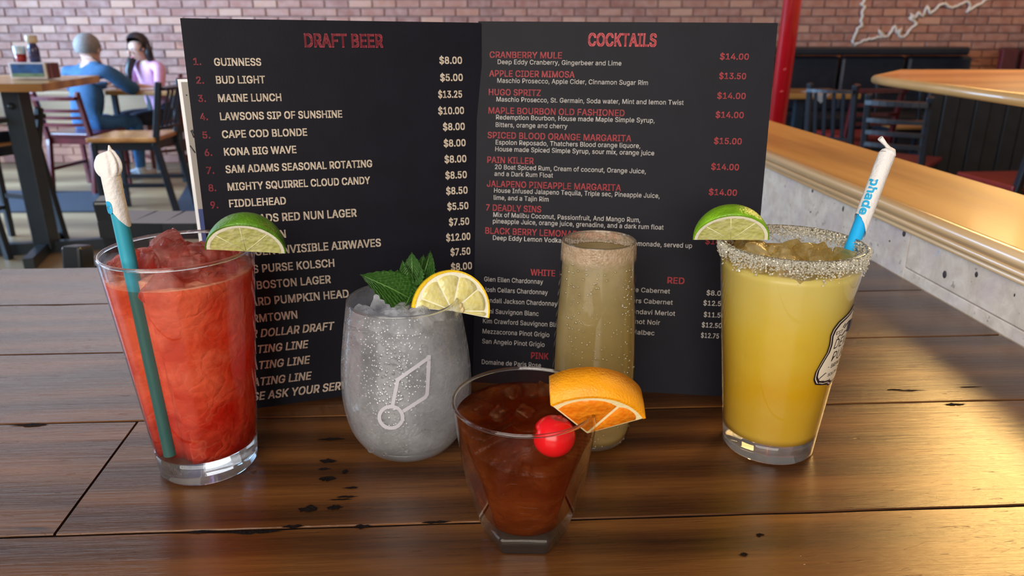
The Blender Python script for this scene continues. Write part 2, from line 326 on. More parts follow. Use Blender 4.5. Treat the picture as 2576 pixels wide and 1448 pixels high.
def brick_mat():
    t = NT('red_brick'); oi = t.n('ObjectInfo')
    c = t.ramp(oi.outputs['Random'], [(0.0, (0.22, 0.10, 0.078)), (0.3, (0.29, 0.125, 0.090)), (0.6, (0.33, 0.15, 0.105)), (0.88, (0.38, 0.18, 0.115)), (1.0, (0.48, 0.27, 0.18))])
    n = t.noise(t.coords(rand=9.0), 14, 4)
    c = t.mixc(t.ramp(n, [(0.35, 0.0), (0.8, 0.6)]), c, (0.50, 0.34, 0.28))
    return t.done(t.principled(c, 0.75, t.bump(t.noise(t.coords(rand=9.0), 60, 4), 0.5, 0.004)))
brick_mat()
def brick_joined_mat():
    t = NT('red_brick_joined'); br = t.n('TexVoronoi', i_Scale=7.0, feature='F1'); t.l(t.coords(scale=(0.6, 1, 1.9)), br.inputs['Vector'])
    bw = t.n('RGBToBW'); t.l(br.outputs['Color'], bw.inputs[0])
    c = t.ramp(bw.outputs[0], [(0.1, (0.22, 0.09, 0.065)), (0.5, (0.33, 0.14, 0.09)), (0.9, (0.45, 0.21, 0.13))])
    return t.done(t.principled(c, 0.75))
brick_joined_mat()
plain('mortar', (0.34, 0.21, 0.17), 0.9, 0.15, 8)
plain('ceiling_paint', (0.30, 0.27, 0.26), 0.8, 0.05, 4); plain('wall_paint', (0.36, 0.30, 0.26), 0.8, 0.05, 4)
plain('black_frame', (0.012, 0.016, 0.022), 0.32, 0.1); plain('black_metal', (0.020, 0.030, 0.040), 0.35, 0.1)
plain('mahogany', (0.10, 0.010, 0.012), 0.28, 0.2, 12, Coat_Weight=0.4); plain('oxblood_seat', (0.22, 0.018, 0.014), 0.3, 0.15, 10)
plain('black_vinyl', (0.014, 0.016, 0.022), 0.34, 0.15, 10, 0.2, 40); plain('black_board', (0.030, 0.029, 0.030), 0.45, 0.25, 10)
plain('red_post', (0.42, 0.006, 0.014), 0.25, 0.1, 10, Coat_Weight=0.5)
plain('yellow_strip', (0.72, 0.72, 0.05), 0.5); plain('rubber_mat', (0.018, 0.028, 0.045), 0.6, 0.15)
plain('map_white', (0.62, 0.60, 0.55), 0.6, 0.15, 20)
plain('skin_light', (0.52, 0.30, 0.22), 0.5, 0.08); plain('sweater_blue', (0.022, 0.080, 0.17), 0.85, 0.15, 30)
plain('jeans_dark', (0.012, 0.018, 0.035), 0.8, 0.2, 30); plain('jeans_blue', (0.03, 0.12, 0.28), 0.8, 0.2, 30)
plain('shoe_white', (0.6, 0.62, 0.65), 0.5); plain('hair_grey', (0.20, 0.17, 0.15), 0.7, 0.3, 90, 0.5, 200)
plain('hair_dark', (0.012, 0.009, 0.010), 0.4, 0.3, 90, 0.4, 200); plain('blouse_pink', (0.58, 0.30, 0.46), 0.8, 0.1, 30)
plain('eye_dark', (0.02, 0.015, 0.012), 0.3); plain('lip_pink', (0.45, 0.12, 0.12), 0.5)
plain('caddy_white', (0.62, 0.60, 0.60), 0.5); plain('picture_blue', (0.02, 0.09, 0.28), 0.4, 0.6, 14); plain('picture_green', (0.16, 0.30, 0.20), 0.4, 0.3, 14)
plain('sauce_red', (0.34, 0.015, 0.01), 0.3); plain('cup_plastic', (0.55, 0.68, 0.78), 0.25); plain('bottle_dark', (0.05, 0.045, 0.12), 0.2); plain('label_tan', (0.62, 0.50, 0.36), 0.5)
plain('pit_dark', (0.010, 0.006, 0.005), 0.8, 0.4, 200, 0.5, 900, Specular_IOR_Level=0.1); plain('knot_dark', (0.028, 0.016, 0.012), 0.6); plain('chalk_blue', (0.22, 0.42, 0.62), 0.6); plain('brass_metal', (0.25, 0.22, 0.2), 0.3, Metallic=0.8)
plain('window_frame_paint', (0.25, 0.24, 0.23), 0.5)

# ---------------------------------------------------------------- mesh helpers
def xf(bm, verts, mat):
    if mat is not None: bmesh.ops.transform(bm, matrix=mat, verts=verts)
def box(bm, c, s, rot=None, mi=0, bevel=0.0):
    r = bmesh.ops.create_cube(bm, size=1.0)['verts']
    m = Matrix.Translation(c) @ (rot.to_4x4() if rot is not None else Matrix.Identity(4)) @ Matrix.Diagonal((*s, 1))
    bmesh.ops.transform(bm, matrix=m, verts=r)
    fs = {f for v in r for f in v.link_faces}
    for f in fs: f.material_index = mi
    if bevel:
        es = list({e for v in r for e in v.link_edges})
        bmesh.ops.bevel(bm, geom=es, offset=bevel, segments=2, affect='EDGES', profile=0.5)
def beam(bm, a, b, w, d=None, up=(0, 0, 1), bevel=0.0, mi=0):
    a, b = Vector(a), Vector(b); z = (b-a); L = z.length; z.normalize(); d = d or w
    x = Vector(up).cross(z)
    if x.length < 1e-3: x = Vector((1, 0, 0))
    x.normalize(); y = z.cross(x)
    R = Matrix((x, y, z)).transposed()
    box(bm, (a+b)/2, (w, d, L), R, mi, bevel)
def tube(bm, pts, r, seg=10, caps=True, mi=0):
    pts = [Vector(p) for p in pts]; rs = r if isinstance(r, (list, tuple)) else [r]*len(pts)
    rings = []; prev = None
    for i, p in enumerate(pts):
        t = (pts[min(i+1, len(pts)-1)]-pts[max(i-1, 0)]).normalized()
        if prev is None:
            x = t.orthogonal().normalized()
        else:
            x = (prev - t*prev.dot(t)).normalized()
        prev = x; y = t.cross(x)
        rings.append([bm.verts.new(p + (x*math.cos(a)+y*math.sin(a))*rs[i]) for a in [2*PI*k/seg for k in range(seg)]])
    for A, B in zip(rings, rings[1:]):
        for k in range(seg):
            f = bm.faces.new((A[k], A[(k+1) % seg], B[(k+1) % seg], B[k])); f.material_index = mi; f.smooth = True
    if caps:
        for R, fl in ((rings[0], True), (rings[-1], False)):
            f = bm.faces.new(R[::-1] if fl else R); f.material_index = mi
    return rings
def lathe(bm, prof, seg=96, rfun=None, closed=False, mi=0, capb=False, capt=False):
    """prof: list of (r, z)"""
    rings = []
    for r, z in prof:
        if r < 1e-6: rings.append([bm.verts.new((0, 0, z))]); continue
        rings.append([bm.verts.new(((rfun(r, z, a) if rfun else r)*math.cos(a), (rfun(r, z, a) if rfun else r)*math.sin(a), z)) for a in [2*PI*k/seg for k in range(seg)]])
    for A, B in list(zip(rings, rings[1:])) + ([(rings[-1], rings[0])] if closed else []):
        for k in range(seg):
            a0, a1 = A[k % len(A)], A[(k+1) % len(A)]; b0, b1 = B[k % len(B)], B[(k+1) % len(B)]
            vs = []
            for v in (a0, a1, b1, b0):
                if v not in vs: vs.append(v)
            if len(vs) > 2:
                f = bm.faces.new(vs); f.smooth = True; f.material_index = mi
    if capb and len(rings[0]) > 1: bm.faces.new(rings[0][::-1])
    if capt and len(rings[-1]) > 1: bm.faces.new(rings[-1])
    return rings
def ball(bm, c, r, sub=2, scale=(1, 1, 1), mi=0, rot=None):
    q = bmesh.ops.create_icosphere(bm, subdivisions=sub, radius=r)['verts']
    m = Matrix.Translation(c) @ (rot.to_4x4() if rot is not None else Matrix.Identity(4)) @ Matrix.Diagonal((*scale, 1))
    bmesh.ops.transform(bm, matrix=m, verts=q)
    for f in {f for v in q for f in v.link_faces}: f.smooth = True; f.material_index = mi
def prism(bm, pts, z0, z1, mi=0):
    lo = [bm.verts.new((x, y, z0)) for x, y in pts]; hi = [bm.verts.new((x, y, z1)) for x, y in pts]
    n = len(pts); bm.faces.new(lo[::-1]).material_index = mi; bm.faces.new(hi).material_index = mi
    for i in range(n): bm.faces.new((lo[i], lo[(i+1) % n], hi[(i+1) % n], hi[i])).material_index = mi
def B(): return bmesh.new()
def obj(name, bm, mats, parent=None, loc=None, fix=True):
    if fix: bmesh.ops.recalc_face_normals(bm, faces=bm.faces)
    me = bpy.data.meshes.new(name); bm.to_mesh(me); bm.free()
    for m in (mats if isinstance(mats, (list, tuple)) else [mats]): me.materials.append(M[m])
    o = bpy.data.objects.new(name, me); COL.objects.link(o)
    if parent: o.parent = parent
    if loc is not None: o.location = loc
    return o
def tag(o, label=None, cat=None, group=None, kind=None):
    for k, v in (('label', label), ('category', cat), ('group', group), ('kind', kind)):
        if v: o[k] = v
    return o
def thing(name, label, cat, loc=(0, 0, 0), rz=0, group=None):
    o = bpy.data.objects.new(name, None); COL.objects.link(o); o.location = loc; o.rotation_euler = (0, 0, rz)
    o.empty_display_size = 0.05
    return tag(o, label, cat, group)
def copy_tree(o, parent=None):
    c = o.copy(); COL.objects.link(c); c.parent = parent
    for ch in list(o.children): copy_tree(ch, c)
    return c

# text -> flat triangles, cap height 1
_tc = {}
try:
    import os
    FONT = bpy.data.fonts.load(os.path.join(bpy.utils.system_resource('DATAFILES'), 'fonts', 'Inter.woff2'))
except Exception as e:
    FONT = None
print('font', FONT)
_cap = [None]
def contours(txt, shear, res=3):
    c = bpy.data.curves.new('t', 'FONT'); c.body = txt; c.shear = shear; c.space_character = 1.02
    if FONT: c.font = FONT
    o = bpy.data.objects.new('t', c); COL.objects.link(o)
    dg = bpy.context.evaluated_depsgraph_get(); ev = o.evaluated_get(dg); cu = ev.to_curve(dg); out = []
    for sp_ in cu.splines:
        bp = sp_.bezier_points; n = len(bp); P_ = []
        for i in range(n):
            a, b = bp[i], bp[(i+1) % n]; d = b.co-a.co
            if d.length < 1e-6: continue
            dev = max(abs((h-a.co).cross(d).z)/d.length for h in (a.handle_right, b.handle_left))
            if dev < 1e-3: P_.append(a.co.copy())
            else: P_ += mgeo.interpolate_bezier(a.co, a.handle_right, b.handle_left, b.co, (res if dev > .01 else 2)+1)[:-1]
        if len(P_) > 2: out.append([(p.x, p.y) for p in P_])
    ev.to_curve_clear(); bpy.data.objects.remove(o); bpy.data.curves.remove(c)
    return out
def _area(p): return .5*sum(p[i][0]*p[(i+1) % len(p)][1]-p[(i+1) % len(p)][0]*p[i][1] for i in range(len(p)))
def _inside(q, p):
    r = False
    for i in range(len(p)):
        (x0, y0), (x1, y1) = p[i], p[(i+1) % len(p)]
        if (y0 > q[1]) != (y1 > q[1]) and q[0] < (x1-x0)*(q[1]-y0)/(y1-y0)+x0: r = not r
    return r
def text_geo(s, off=0.012, shear=0.0):
    key = (s, off, shear)
    if key in _tc: return _tc[key]
    if _cap[0] is None: _cap[0] = max(y for c in contours('H', 0) for x, y in c)
    cs = contours(s, shear); ar = [_area(c) for c in cs]; big = max(ar, key=abs); sgn = 1 if big > 0 else -1
    vs, fs = [], []
    holes = [c for c, a in zip(cs, ar) if a*sgn < 0]
    for c, a in zip(cs, ar):
        if a*sgn < 0: continue
        hs = [h for h in holes if _inside(h[0], c)]
        flat = [p for l in [c]+hs for p in l]; n0 = len(vs)
        tr = mgeo.tessellate_polygon([[Vector((x, y, 0)) for x, y in l] for l in [c]+hs])
        vs += flat; fs += [tuple(n0+i for i in t) for t in tr]
    x0 = min(v[0] for v in vs); x1 = max(v[0] for v in vs); CAPH = _cap[0]
    vs = [((x-x0)/CAPH, y/CAPH) for x, y in vs]; n = len(vs)
    if off > 0.002:          # heavier weight: the outline drawn four times, a hair apart
        e = off*1.9; nv, nf = [], []
        for k, (dx, dy) in enumerate(((-e, -e*.7), (e, -e*.7), (-e, e*.7), (e, e*.7))):
            nv += [(x+dx, y+dy) for x, y in vs]; nf += [tuple(i+k*n for i in f) for f in fs]
        vs, fs = nv, nf
    out = (vs, fs, (x1-x0)/CAPH); _tc[key] = out; return out
def put_text(bm, geo, fn, mi=0):
    vs, fs, w = geo
    nv = [bm.verts.new(fn(x, y)) for x, y in vs]
    for f in fs:
        try: bm.faces.new([nv[i] for i in f]).material_index = mi
        except ValueError: pass

# ================================================================ THE ROOM
def struct(o): o['kind'] = 'structure'; return o
WY = 7.5
bm = B(); box(bm, (0, 3.2, -0.05), (13.0, 9.4, 0.1)); floor = struct(obj('floor', bm, 'floor_wood'))
bm = B(); box(bm, (0, 3.2, 3.25), (13.0, 9.4, 0.1)); struct(obj('ceiling', bm, 'ceiling_paint'))
bm = B(); box(bm, (0, WY+0.1, 1.6), (13.0, 0.2, 3.2)); wall = struct(obj('wall_back', bm, 'mortar'))
# left wall with a long window opening
bm = B()
box(bm, (-6.4, 3.2, 0.4), (0.2, 9.0, 0.8)); box(bm, (-6.4, 3.2, 3.05), (0.2, 9.0, 0.3)); box(bm, (-6.4, 6.9, 1.85), (0.2, 1.6, 2.1)); box(bm, (-6.4, -0.4, 1.85), (0.2, 1.8, 2.1))
struct(obj('wall_left', bm, 'wall_paint'))
bm = B()
for y in (0.5, 1.9, 3.3, 4.7, 6.1): box(bm, (-6.4, y, 1.85), (0.1, 0.07, 2.1))
for z in (0.83, 2.87): box(bm, (-6.4, 3.3, z), (0.14, 5.66, 0.07))
wf = struct(obj('window_1', bm, 'window_frame_paint'))
# bricks
bl, bh = 0.225, 0.075
def brick_mesh(L):
    b = B(); box(b, (0, 0, 0), (L-0.012, 0.03, bh-0.012), bevel=0.003); me = bpy.data.meshes.new('brick'); b.to_mesh(me); b.free(); me.materials.append(M['red_brick']); return me
bme = [brick_mesh(bl), brick_mesh(bl)]
cand = []; rest = []
rows = int(3.2/bh)
for r in range(rows):
    z = (r+0.5)*bh
    if z < 0.06: continue
    nb = 54
    for k in range(-nb//2, nb//2+1):
        x = (k+(0.5 if r % 2 else 0))*bl + 0.03
        if abs(x) > 6.2: continue
        px, py = proj((x, WY, z))
        vis = -15 < px < 2590 and -12 < py
        left = px < 470 and (py < 232 or py > 322)
        top = 470 <= px <= 1965 and py < 55
        right = px > 1965 and py < 122
        (cand if vis and (left or top or right) else rest).append((x, z, px, py))
cand.sort(key=lambda q: (q[3] > 322, 470 <= q[2] <= 1965, rnd.random()*0.01))
parts, rest = cand[:300], rest+cand[300:]
for i, (x, z, px, py) in enumerate(parts):
    o = bpy.data.objects.new('brick', bme[i % 2]); COL.objects.link(o); o.parent = wall
    o.location = (x, WY-0.008-rnd.random()*0.006, z); o.rotation_euler = (0, 0, rnd.uniform(-.008, .008))
bm = B()
for x, z, _, _ in rest: box(bm, (x, WY-0.008-rnd.random()*0.004, z), (bl-0.012, 0.03, bh-0.012))
o = obj('brick', bm, 'red_brick_joined', wall); o['kind'] = 'stuff'
print('bricks', len(parts), len(rest))
bm = B(); box(bm, (-4.3, WY-0.04, 0.035), (4.0, 0.05, 0.045)); struct(obj('trim_1', bm, 'yellow_strip'))

# floor mats
def flat_mat(pts, label):
    bm = B(); prism(bm, pts, 0.001, 0.012); return tag(obj('floor_mat', bm, 'rubber_mat'), label, 'floor mat')
a, b, c, d = G(-120, 482, 0), G(325, 484, 0), G(285, 534, 0), G(-120, 536, 0)
flat_mat([(q.x, q.y) for q in (a, b, c, d)], 'dark rubber mat on the floor beyond the tall table leg')
a, b, c, d = G(470, 470, 0), G(640, 470, 0), G(640, 540, 0), G(430, 540, 0)
flat_mat([(q.x, q.y) for q in (a, b, c, d)], 'dark rubber mat corner on the floor behind the beer menu')

# wooden ledge bench along the back wall
t = thing('wall_bench', 'pale wooden bench built along the foot of the brick wall', 'bench', (-4.9, WY-0.17, 0))
bm = B(); box(bm, (0, 0.0, 0.665), (3.4, 0.30, 0.035), bevel=0.006); obj('seat_board', bm, 'pale_bench_wood', t)
bm = B(); box(bm, (0, -0.13, 0.53), (3.4, 0.03, 0.235)); obj('front_board', bm, 'pale_bench_wood', t)
bm = B(); box(bm, (0, -0.14, 0.40), (3.4, 0.06, 0.03)); obj('lip', bm, 'pale_bench_wood', t)
bm = B(); 
for r in range(5):
    for k in range(15): box(bm, (-1.6+k*.225+(.11 if r % 2 else 0), -0.09, 0.045+r*bh), (bl-.012, .06, bh-.012))
box(bm, (0, -0.03, 0.19), (3.4, 0.16, 0.375)); obj('brick_plinth', bm, 'red_brick_joined', t)

# right side: booth backs, dividers
t = thing('booth', 'long black padded booth back under the coastline map', 'booth', (2.9, WY-0.35, 0))
bm = B()
for k in range(6): box(bm, (-2.0+k*0.62, 0.12, 0.75), (0.60, 0.12, 0.50), bevel=0.03)
obj('backrest', bm, 'black_vinyl', t)
bm = B(); box(bm, (-0.50, 0.10, 1.045), (3.65, 0.20, 0.075), bevel=0.02); obj('top_rail', bm, 'black_vinyl', t)
bm = B(); box(bm, (-0.45, -0.12, 0.44), (3.75, 0.5, 0.12), bevel=0.03); obj('seat', bm, 'black_vinyl', t)
bm = B(); box(bm, (-0.45, -0.05, 0.19), (3.75, 0.42, 0.38)); obj('base', bm, 'black_board', t)
t2 = thing('booth', 'black padded booth back to the right of the mahogany divider', 'booth', (5.2, WY-0.35, 0))
bm = B()
for k in range(2): box(bm, (-0.25+k*0.55, 0.12, 0.80), (0.53, 0.12, 0.42), bevel=0.03)
obj('backrest', bm, 'black_vinyl', t2)
bm = B(); box(bm, (0, 0.10, 1.045), (1.2, 0.20, 0.06), bevel=0.02); obj('top_rail', bm, 'black_vinyl', t2)
bm = B(); box(bm, (0, -0.12, 0.44), (1.2, 0.5, 0.12), bevel=0.03); obj('seat', bm, 'black_vinyl', t2)
bm = B(); box(bm, (0, -0.05, 0.19), (1.2, 0.42, 0.38)); obj('base', bm, 'black_board', t2)
t = thing('booth_divider', 'mahogany divider with two posts between the booth backs', 'divider', (4.38, WY-0.45, 0))
bm = B(); box(bm, (0.02, -0.2, 0.53), (0.03, 0.2, 1.06)); obj('panel', bm, 'mahogany', t)
for dx in (-0.07, 0.11):
    bm = B(); box(bm, (dx, -0.32, 0.535), (0.13, 0.06, 1.07), bevel=0.006); obj('post', bm, 'mahogany', t)

# coastline outline on the brick wall
pts = [(2170, -30), (2176, 0), (2168, 10), (2178, 18), (2168, 30), (2172, 42), (2166, 55), (2172, 66), (2158, 72), (2152, 90), (2146, 104), (2150, 116), (2162, 108), (2180, 100), (2205, 95), (2222, 94), (2212, 76), (2224, 92), (2234, 92), (2244, 78), (2252, 64), (2258, 84), (2268, 70), (2262, 92), (2274, 94), (2286, 82), (2296, 68), (2308, 60), (2288, 44), (2300, 52), (2292, 36), (2306, 44), (2312, 30), (2322, 42), (2334, 14), (2340, 34), (2352, 26), (2366, 12), (2378, 10), (2396, 20), (2412, 14), (2434, 4), (2444, 14), (2432, 32), (2450, 18), (2470, 8), (2482, -2), (2520, -6), (2560, -20)]
P = [PY(x, y, WY-0.035) for x, y in pts]
fine = []
for a, b in zip(P, P[1:]):
    for k in range(4): 
        q = a.lerp(b, k/4); fine.append(q + Vector((rnd.uniform(-.006, .006), 0, rnd.uniform(-.006, .006))))
fine.append(P[-1])
bm = B(); tube(bm, fine, 0.013, 6)
for v in bm.verts: v.co.y = WY-0.030 + (v.co.y-(WY-0.035))*0.5
tag(obj('coastline_outline', bm, 'map_white'), 'white jagged coastline outline mounted on the brick wall', 'wall art')
# small valve on the wall
t = thing('pipe_valve', 'small metal pipe valve low on the brick wall behind the cards', 'valve', PY(466, 384, WY-0.06))
bm = B(); tube(bm, [(0, 0.06, 0), (0, -0.03, 0)], 0.022, 10); obj('body', bm, 'brass_metal', t)
bm = B(); tube(bm, [(-0.05, -0.03, 0), (0.05, -0.03, 0)], 0.010, 8); tube(bm, [(0, -0.03, -0.05), (0, -0.03, 0.05)], 0.010, 8); obj('handle', bm, 'black_metal', t)

# red post
a = G(1955, 300, 0.0); base = PY(1955, 300, 2.75)
t = thing('support_post', 'glossy red round steel post behind the oak ledge', 'post', (base.x, 2.75, 0))
tp = PY(1994, 0, 2.75)
dx = (tp.x-base.x)/(tp.z-base.z)
bm = B(); tube(bm, [(-dx*base.z, 0, 0.02), (dx*(3.2-base.z), 0, 3.2)], 0.031, 24); obj('shaft', bm, 'red_post', t)
bm = B(); lathe(bm, [(0, 0), (0.09, 0), (0.09, 0.015), (0.04, 0.02), (0, .02)], 24); obj('flange', bm, 'red_post', t, (-dx*base.z, 0, 0))
for z in (base.z+0.10, base.z+0.175):
    bm = B(); ball(bm, (dx*(z-base.z)-0.006, -0.030, z), 0.006, 1); obj('rivet', bm, 'red_post', t)

# ================================================================ CHAIRS AND TABLES BEHIND
def chair(label, loc, rz, w=0.40, d=0.42, sh=0.46, bh_=0.88, style='ladder', fm='black_frame', sm='seat_wood', group=None, name='dining_chair', nslat=4):
    t = thing(name, label, 'chair', loc, rz, group)
    for sx in (-1, 1):
        bm = B(); beam(bm, (sx*(w/2-.02), d/2-.02, 0), (sx*(w/2-.02), d/2-.03, sh-.02), 0.032, bevel=.004); obj('leg', bm, fm, t)
        bm = B(); beam(bm, (sx*(w/2-.02), -d/2-.07, 0), (sx*(w/2-.02), -d/2+.01, sh-.02), 0.032, 0.04, bevel=.004); obj('leg', bm, fm, t)
        bm = B(); beam(bm, (sx*(w/2-.02), -d/2+.01, sh-.05), (sx*(w/2-.02), -d/2-.07, bh_), 0.034, 0.038, bevel=.005); obj('back_post', bm, fm, t)
    bm = B(); box(bm, (0, 0, sh), (w+.02, d+.01, 0.03), bevel=.008); obj('seat', bm, sm, t)
    bm = B()
    box(bm, (0, d/2-.03, sh-.045), (w-.05, .02, .05)); box(bm, (0, -d/2+.02, sh-.045), (w-.05, .02, .05))
    for sx in (-1, 1): box(bm, (sx*(w/2-.02), 0, sh-.045), (.02, d-.06, .05))
    obj('apron', bm, fm, t)
    for sx in (-1, 1):
        bm = B(); beam(bm, (sx*(w/2-.02), d/2-.02, sh*.42), (sx*(w/2-.02), -d/2-.04, sh*.42), .018, .026); obj('stretcher', bm, fm, t)
    bm = B(); beam(bm, (-w/2+.02, d/2-.02, sh*.3), (w/2-.02, d/2-.02, sh*.3), .018, .026); obj('stretcher', bm, fm, t)
    def rail(z, h, th=.02, nm='back_slat', curve=.035):
        bm = B(); n = 8; y0 = lambda zz: -d/2+.01-.08*(zz-sh)/(bh_-sh)
        for i in range(n):
            a, b = -w/2+.03+(w-.06)*i/n, -w/2+.03+(w-.06)*(i+1)/n
            ca, cb = -curve*(1-(2*a/w)**2), -curve*(1-(2*b/w)**2)
            beam(bm, (a, y0(z)+ca, z), (b+.002, y0(z)+cb, z), h, th)
        return obj(nm, bm, fm, t)
    if style == 'ladder':
        rail(bh_-.045, .10, .026, nm='top_rail')
        gap = (bh_-.10-sh)/(nslat+.3)
        for k in range(nslat-1): rail(bh_-.11-(k+.55)*gap, gap*.46, .024)
    elif style == 'spindle':
        rail(bh_-.045, .09, nm='top_rail'); rail(sh+.07, .035, nm='bottom_rail')
        for k in range(4):
            x = -w*.27+k*w*.18
            bm = B(); beam(bm, (x, -d/2-.02, sh+.07), (x, -d/2-.10, bh_-.06), .022, .012); obj('spindle', bm, fm, t)
    else:
        rail(bh_-.05, .10, .03, nm='top_rail'); rail((sh+bh_)/2-.03, (bh_-sh)*.78, .03, nm='back_panel')
    return t

# black chair with honey seat in the middle distance, facing left
chair('black chair with honey wood seat and upright slats behind the straw in the red drink', (-2.60, 5.15, 0), PI/2+0.05, .40, .44, .53, .90, 'spindle', nslat=4)
# man's and woman's chairs
chair('red mahogany ladder-back chair the man in blue sits on', (-3.42, 6.02, 0), -0.12, .40, .40, .45, .78, 'ladder', 'mahogany', 'mahogany', nslat=4)
chair('maroon panel-back chair the woman in pink sits on', (-3.22, 6.94, 0), 2.3, .42, .42, .45, .84, 'panel', 'mahogany', 'oxblood_seat')
# chairs near our table's far side
chair('black chair pulled up beyond the far table edge, turned away', (-0.56, 1.68, 0), 0.10, .52, .42, .50, .905, 'panel')
chair('low black chair tucked against the far table edge at left', (-0.66, .985, 0), PI-0.1, .20, .24, .46, .868, 'ladder')
chair('black bar stool cut by the left photo edge under the tall table', (-3.02, 4.25, 0), 1.2, .40, .42, .62, .80, 'ladder', name='bar_stool')
# right side
chair('black ladder-back chair with oxblood seat behind the oak ledge', (2.42, 4.62, 0), -0.7, .37, .42, .45, .86, 'ladder', 'black_frame', 'oxblood_seat')
chair('dark red ladder-back chair between two black chairs', (2.66, 5.85, 0), 0.1, .40, .42, .45, .85, 'ladder', 'mahogany', 'oxblood_seat')
chair('black upright-slat chair nearest the red post', (2.32, 5.30, 0), -0.75, .34, .40, .45, .88, 'spindle', 'black_frame', 'oxblood_seat')
chair('black chair cut by the right photo edge below the bar top', (2.74, 3.95, 0), 0.1, .42, .42, .45, .86, 'spindle', 'black_frame', 'oxblood_seat')
for (x, y, l) in ((3.35, 6.35, 'black chair with honey wood seat seen through the ladder-back chairs at right'),):
    chair(l, (x, y, 0), PI, .42, .42, .47, .85, 'ladder', 'black_frame', 'seat_wood')

# tall table at left
t = thing('tall_table', 'tall wooden table with a black steel leg at the left', 'table', (-2.685, 4.12, 0))
bm = B(); prism(bm, [(-1.5, -.36), (.36, -.34), (.24, .43), (-1.5, .45)], .925, .964)
obj('table_top', bm, 'honey_oak', t)
bm = B(); beam(bm, (0, 0, .03), (0, 0, .93), .10, .10, bevel=.006); obj('leg', bm, 'black_metal', t)
bm = B(); beam(bm, (-.42, -.10, .03), (.52, .14, .03), .05, .07); obj('foot', bm, 'black_metal', t)
bm = B(); beam(bm, (.10, -.34, .03), (-.12, .34, .03), .05, .07); obj('foot', bm, 'black_metal', t)
bm = B(); ball(bm, (0.0, -.055, .83), .018, 2); obj('knob', bm, 'black_metal', t)
# caddy and bottles on it
c0 = PY(86, 192, 4.15)
zt = .965
t = thing('condiment_caddy', 'white caddy box with a blue picture on the tall table', 'caddy', (c0.x, 4.15, zt), 0.05)
bm = B(); box(bm, (0, 0, .045), (.19, .10, .085), bevel=.004); obj('box', bm, 'caddy_white', t)
bm = B(); box(bm, (0, -.0515, .050), (.165, .002, .060)); pn = obj('picture', bm, 'picture_blue', t)
bm = B(); box(bm, (0, -.053, .024), (.165, .001, .018)); obj('picture_strip', bm, 'picture_green', pn)
bm = B(); box(bm, (.11, 0, .045), (.02, .08, .08), bevel=.003); obj('dark_side', bm, 'mahogany', t)  # narrow dark block along the right side of the box
t = thing('sauce_cup', 'small clear cup of red sauce in the caddy', 'cup', (c0.x-.05, 4.15, zt+.089))
bm = B(); lathe(bm, [(0, .0), (.024, .0), (.028, .040), (0, .040)], 20); obj('sauce', bm, 'sauce_red', t)
bm = B(); lathe(bm, [(.028, .041), (.031, .080), (0, .082)], 20); obj('cup_top', bm, 'cup_plastic', t)
t = thing('sauce_bottle', 'tall dark bottle with tan cap standing in the caddy', 'bottle', (c0.x+.025, 4.15, zt+.089))
bm = B(); lathe(bm, [(0, 0), (.026, 0), (.027, .07), (.014, .10), (0, .10)], 20); obj('body', bm, 'bottle_dark', t)
bm = B(); lathe(bm, [(.015, .095), (.028, .10), (.028, .135), (0, .137)], 20); obj('cap', bm, 'label_tan', t)

# table of the two guests
t = thing('guest_table', 'brown table top between the man and the woman', 'table', (-3.02, 6.55, 0), -0.1)
bm = B(); box(bm, (0, 0, .735), (.62, .60, .035), bevel=.006); obj('table_top', bm, 'honey_oak', t)
for sx in (-1, 1):
    for sy in (-1, 1):
        bm = B(); beam(bm, (sx*.26, sy*.25, 0), (sx*.26, sy*.25, .72), .04, bevel=.004); obj('leg', bm, 'black_metal', t)
t = thing('folded_napkin', 'white folded paper on the guests\' table', 'napkin', (-3.05, 6.42, .754), .3)
bm = B(); box(bm, (0, 0, .004), (.20, .14, .008), bevel=.002); obj('sheet', bm, 'card_white', t)

# table near the booths
c0 = PY(2030, 243, 6.6)
t = thing('booth_table', 'small brown table before the booths beside the red post', 'table', (c0.x-.1, 6.5, 0))
bm = B(); box(bm, (0, 0, .715), (.75, .65, .04), bevel=.006); obj('table_top', bm, 'honey_oak', t)
bm = B(); beam(bm, (0, 0, .02), (0, 0, .70), .07); obj('pedestal', bm, 'black_metal', t)
bm = B(); beam(bm, (-.28, 0, .015), (.28, 0, .015), .03, .06); beam(bm, (0, -.28, .015), (0, .28, .015), .03, .06); obj('base', bm, 'black_metal', t)
bm = B(); v = [bm.verts.new(q) for q in ((-.09, -.345, -.005), (.06, -.345, -.005), (-.005, -.35, -.075), (-.09, -.10, .004), (.06, -.10, .004))]
bm.faces.new((v[0], v[2], v[1])); bm.faces.new((v[0], v[1], v[4], v[3])); bmesh.ops.solidify(bm, geom=list(bm.faces), thickness=.002)
tag(obj('paper_napkin', bm, 'card_white', None, (c0.x-.05, 6.5, .738)), 'white paper napkin hanging over the small table edge', 'napkin')

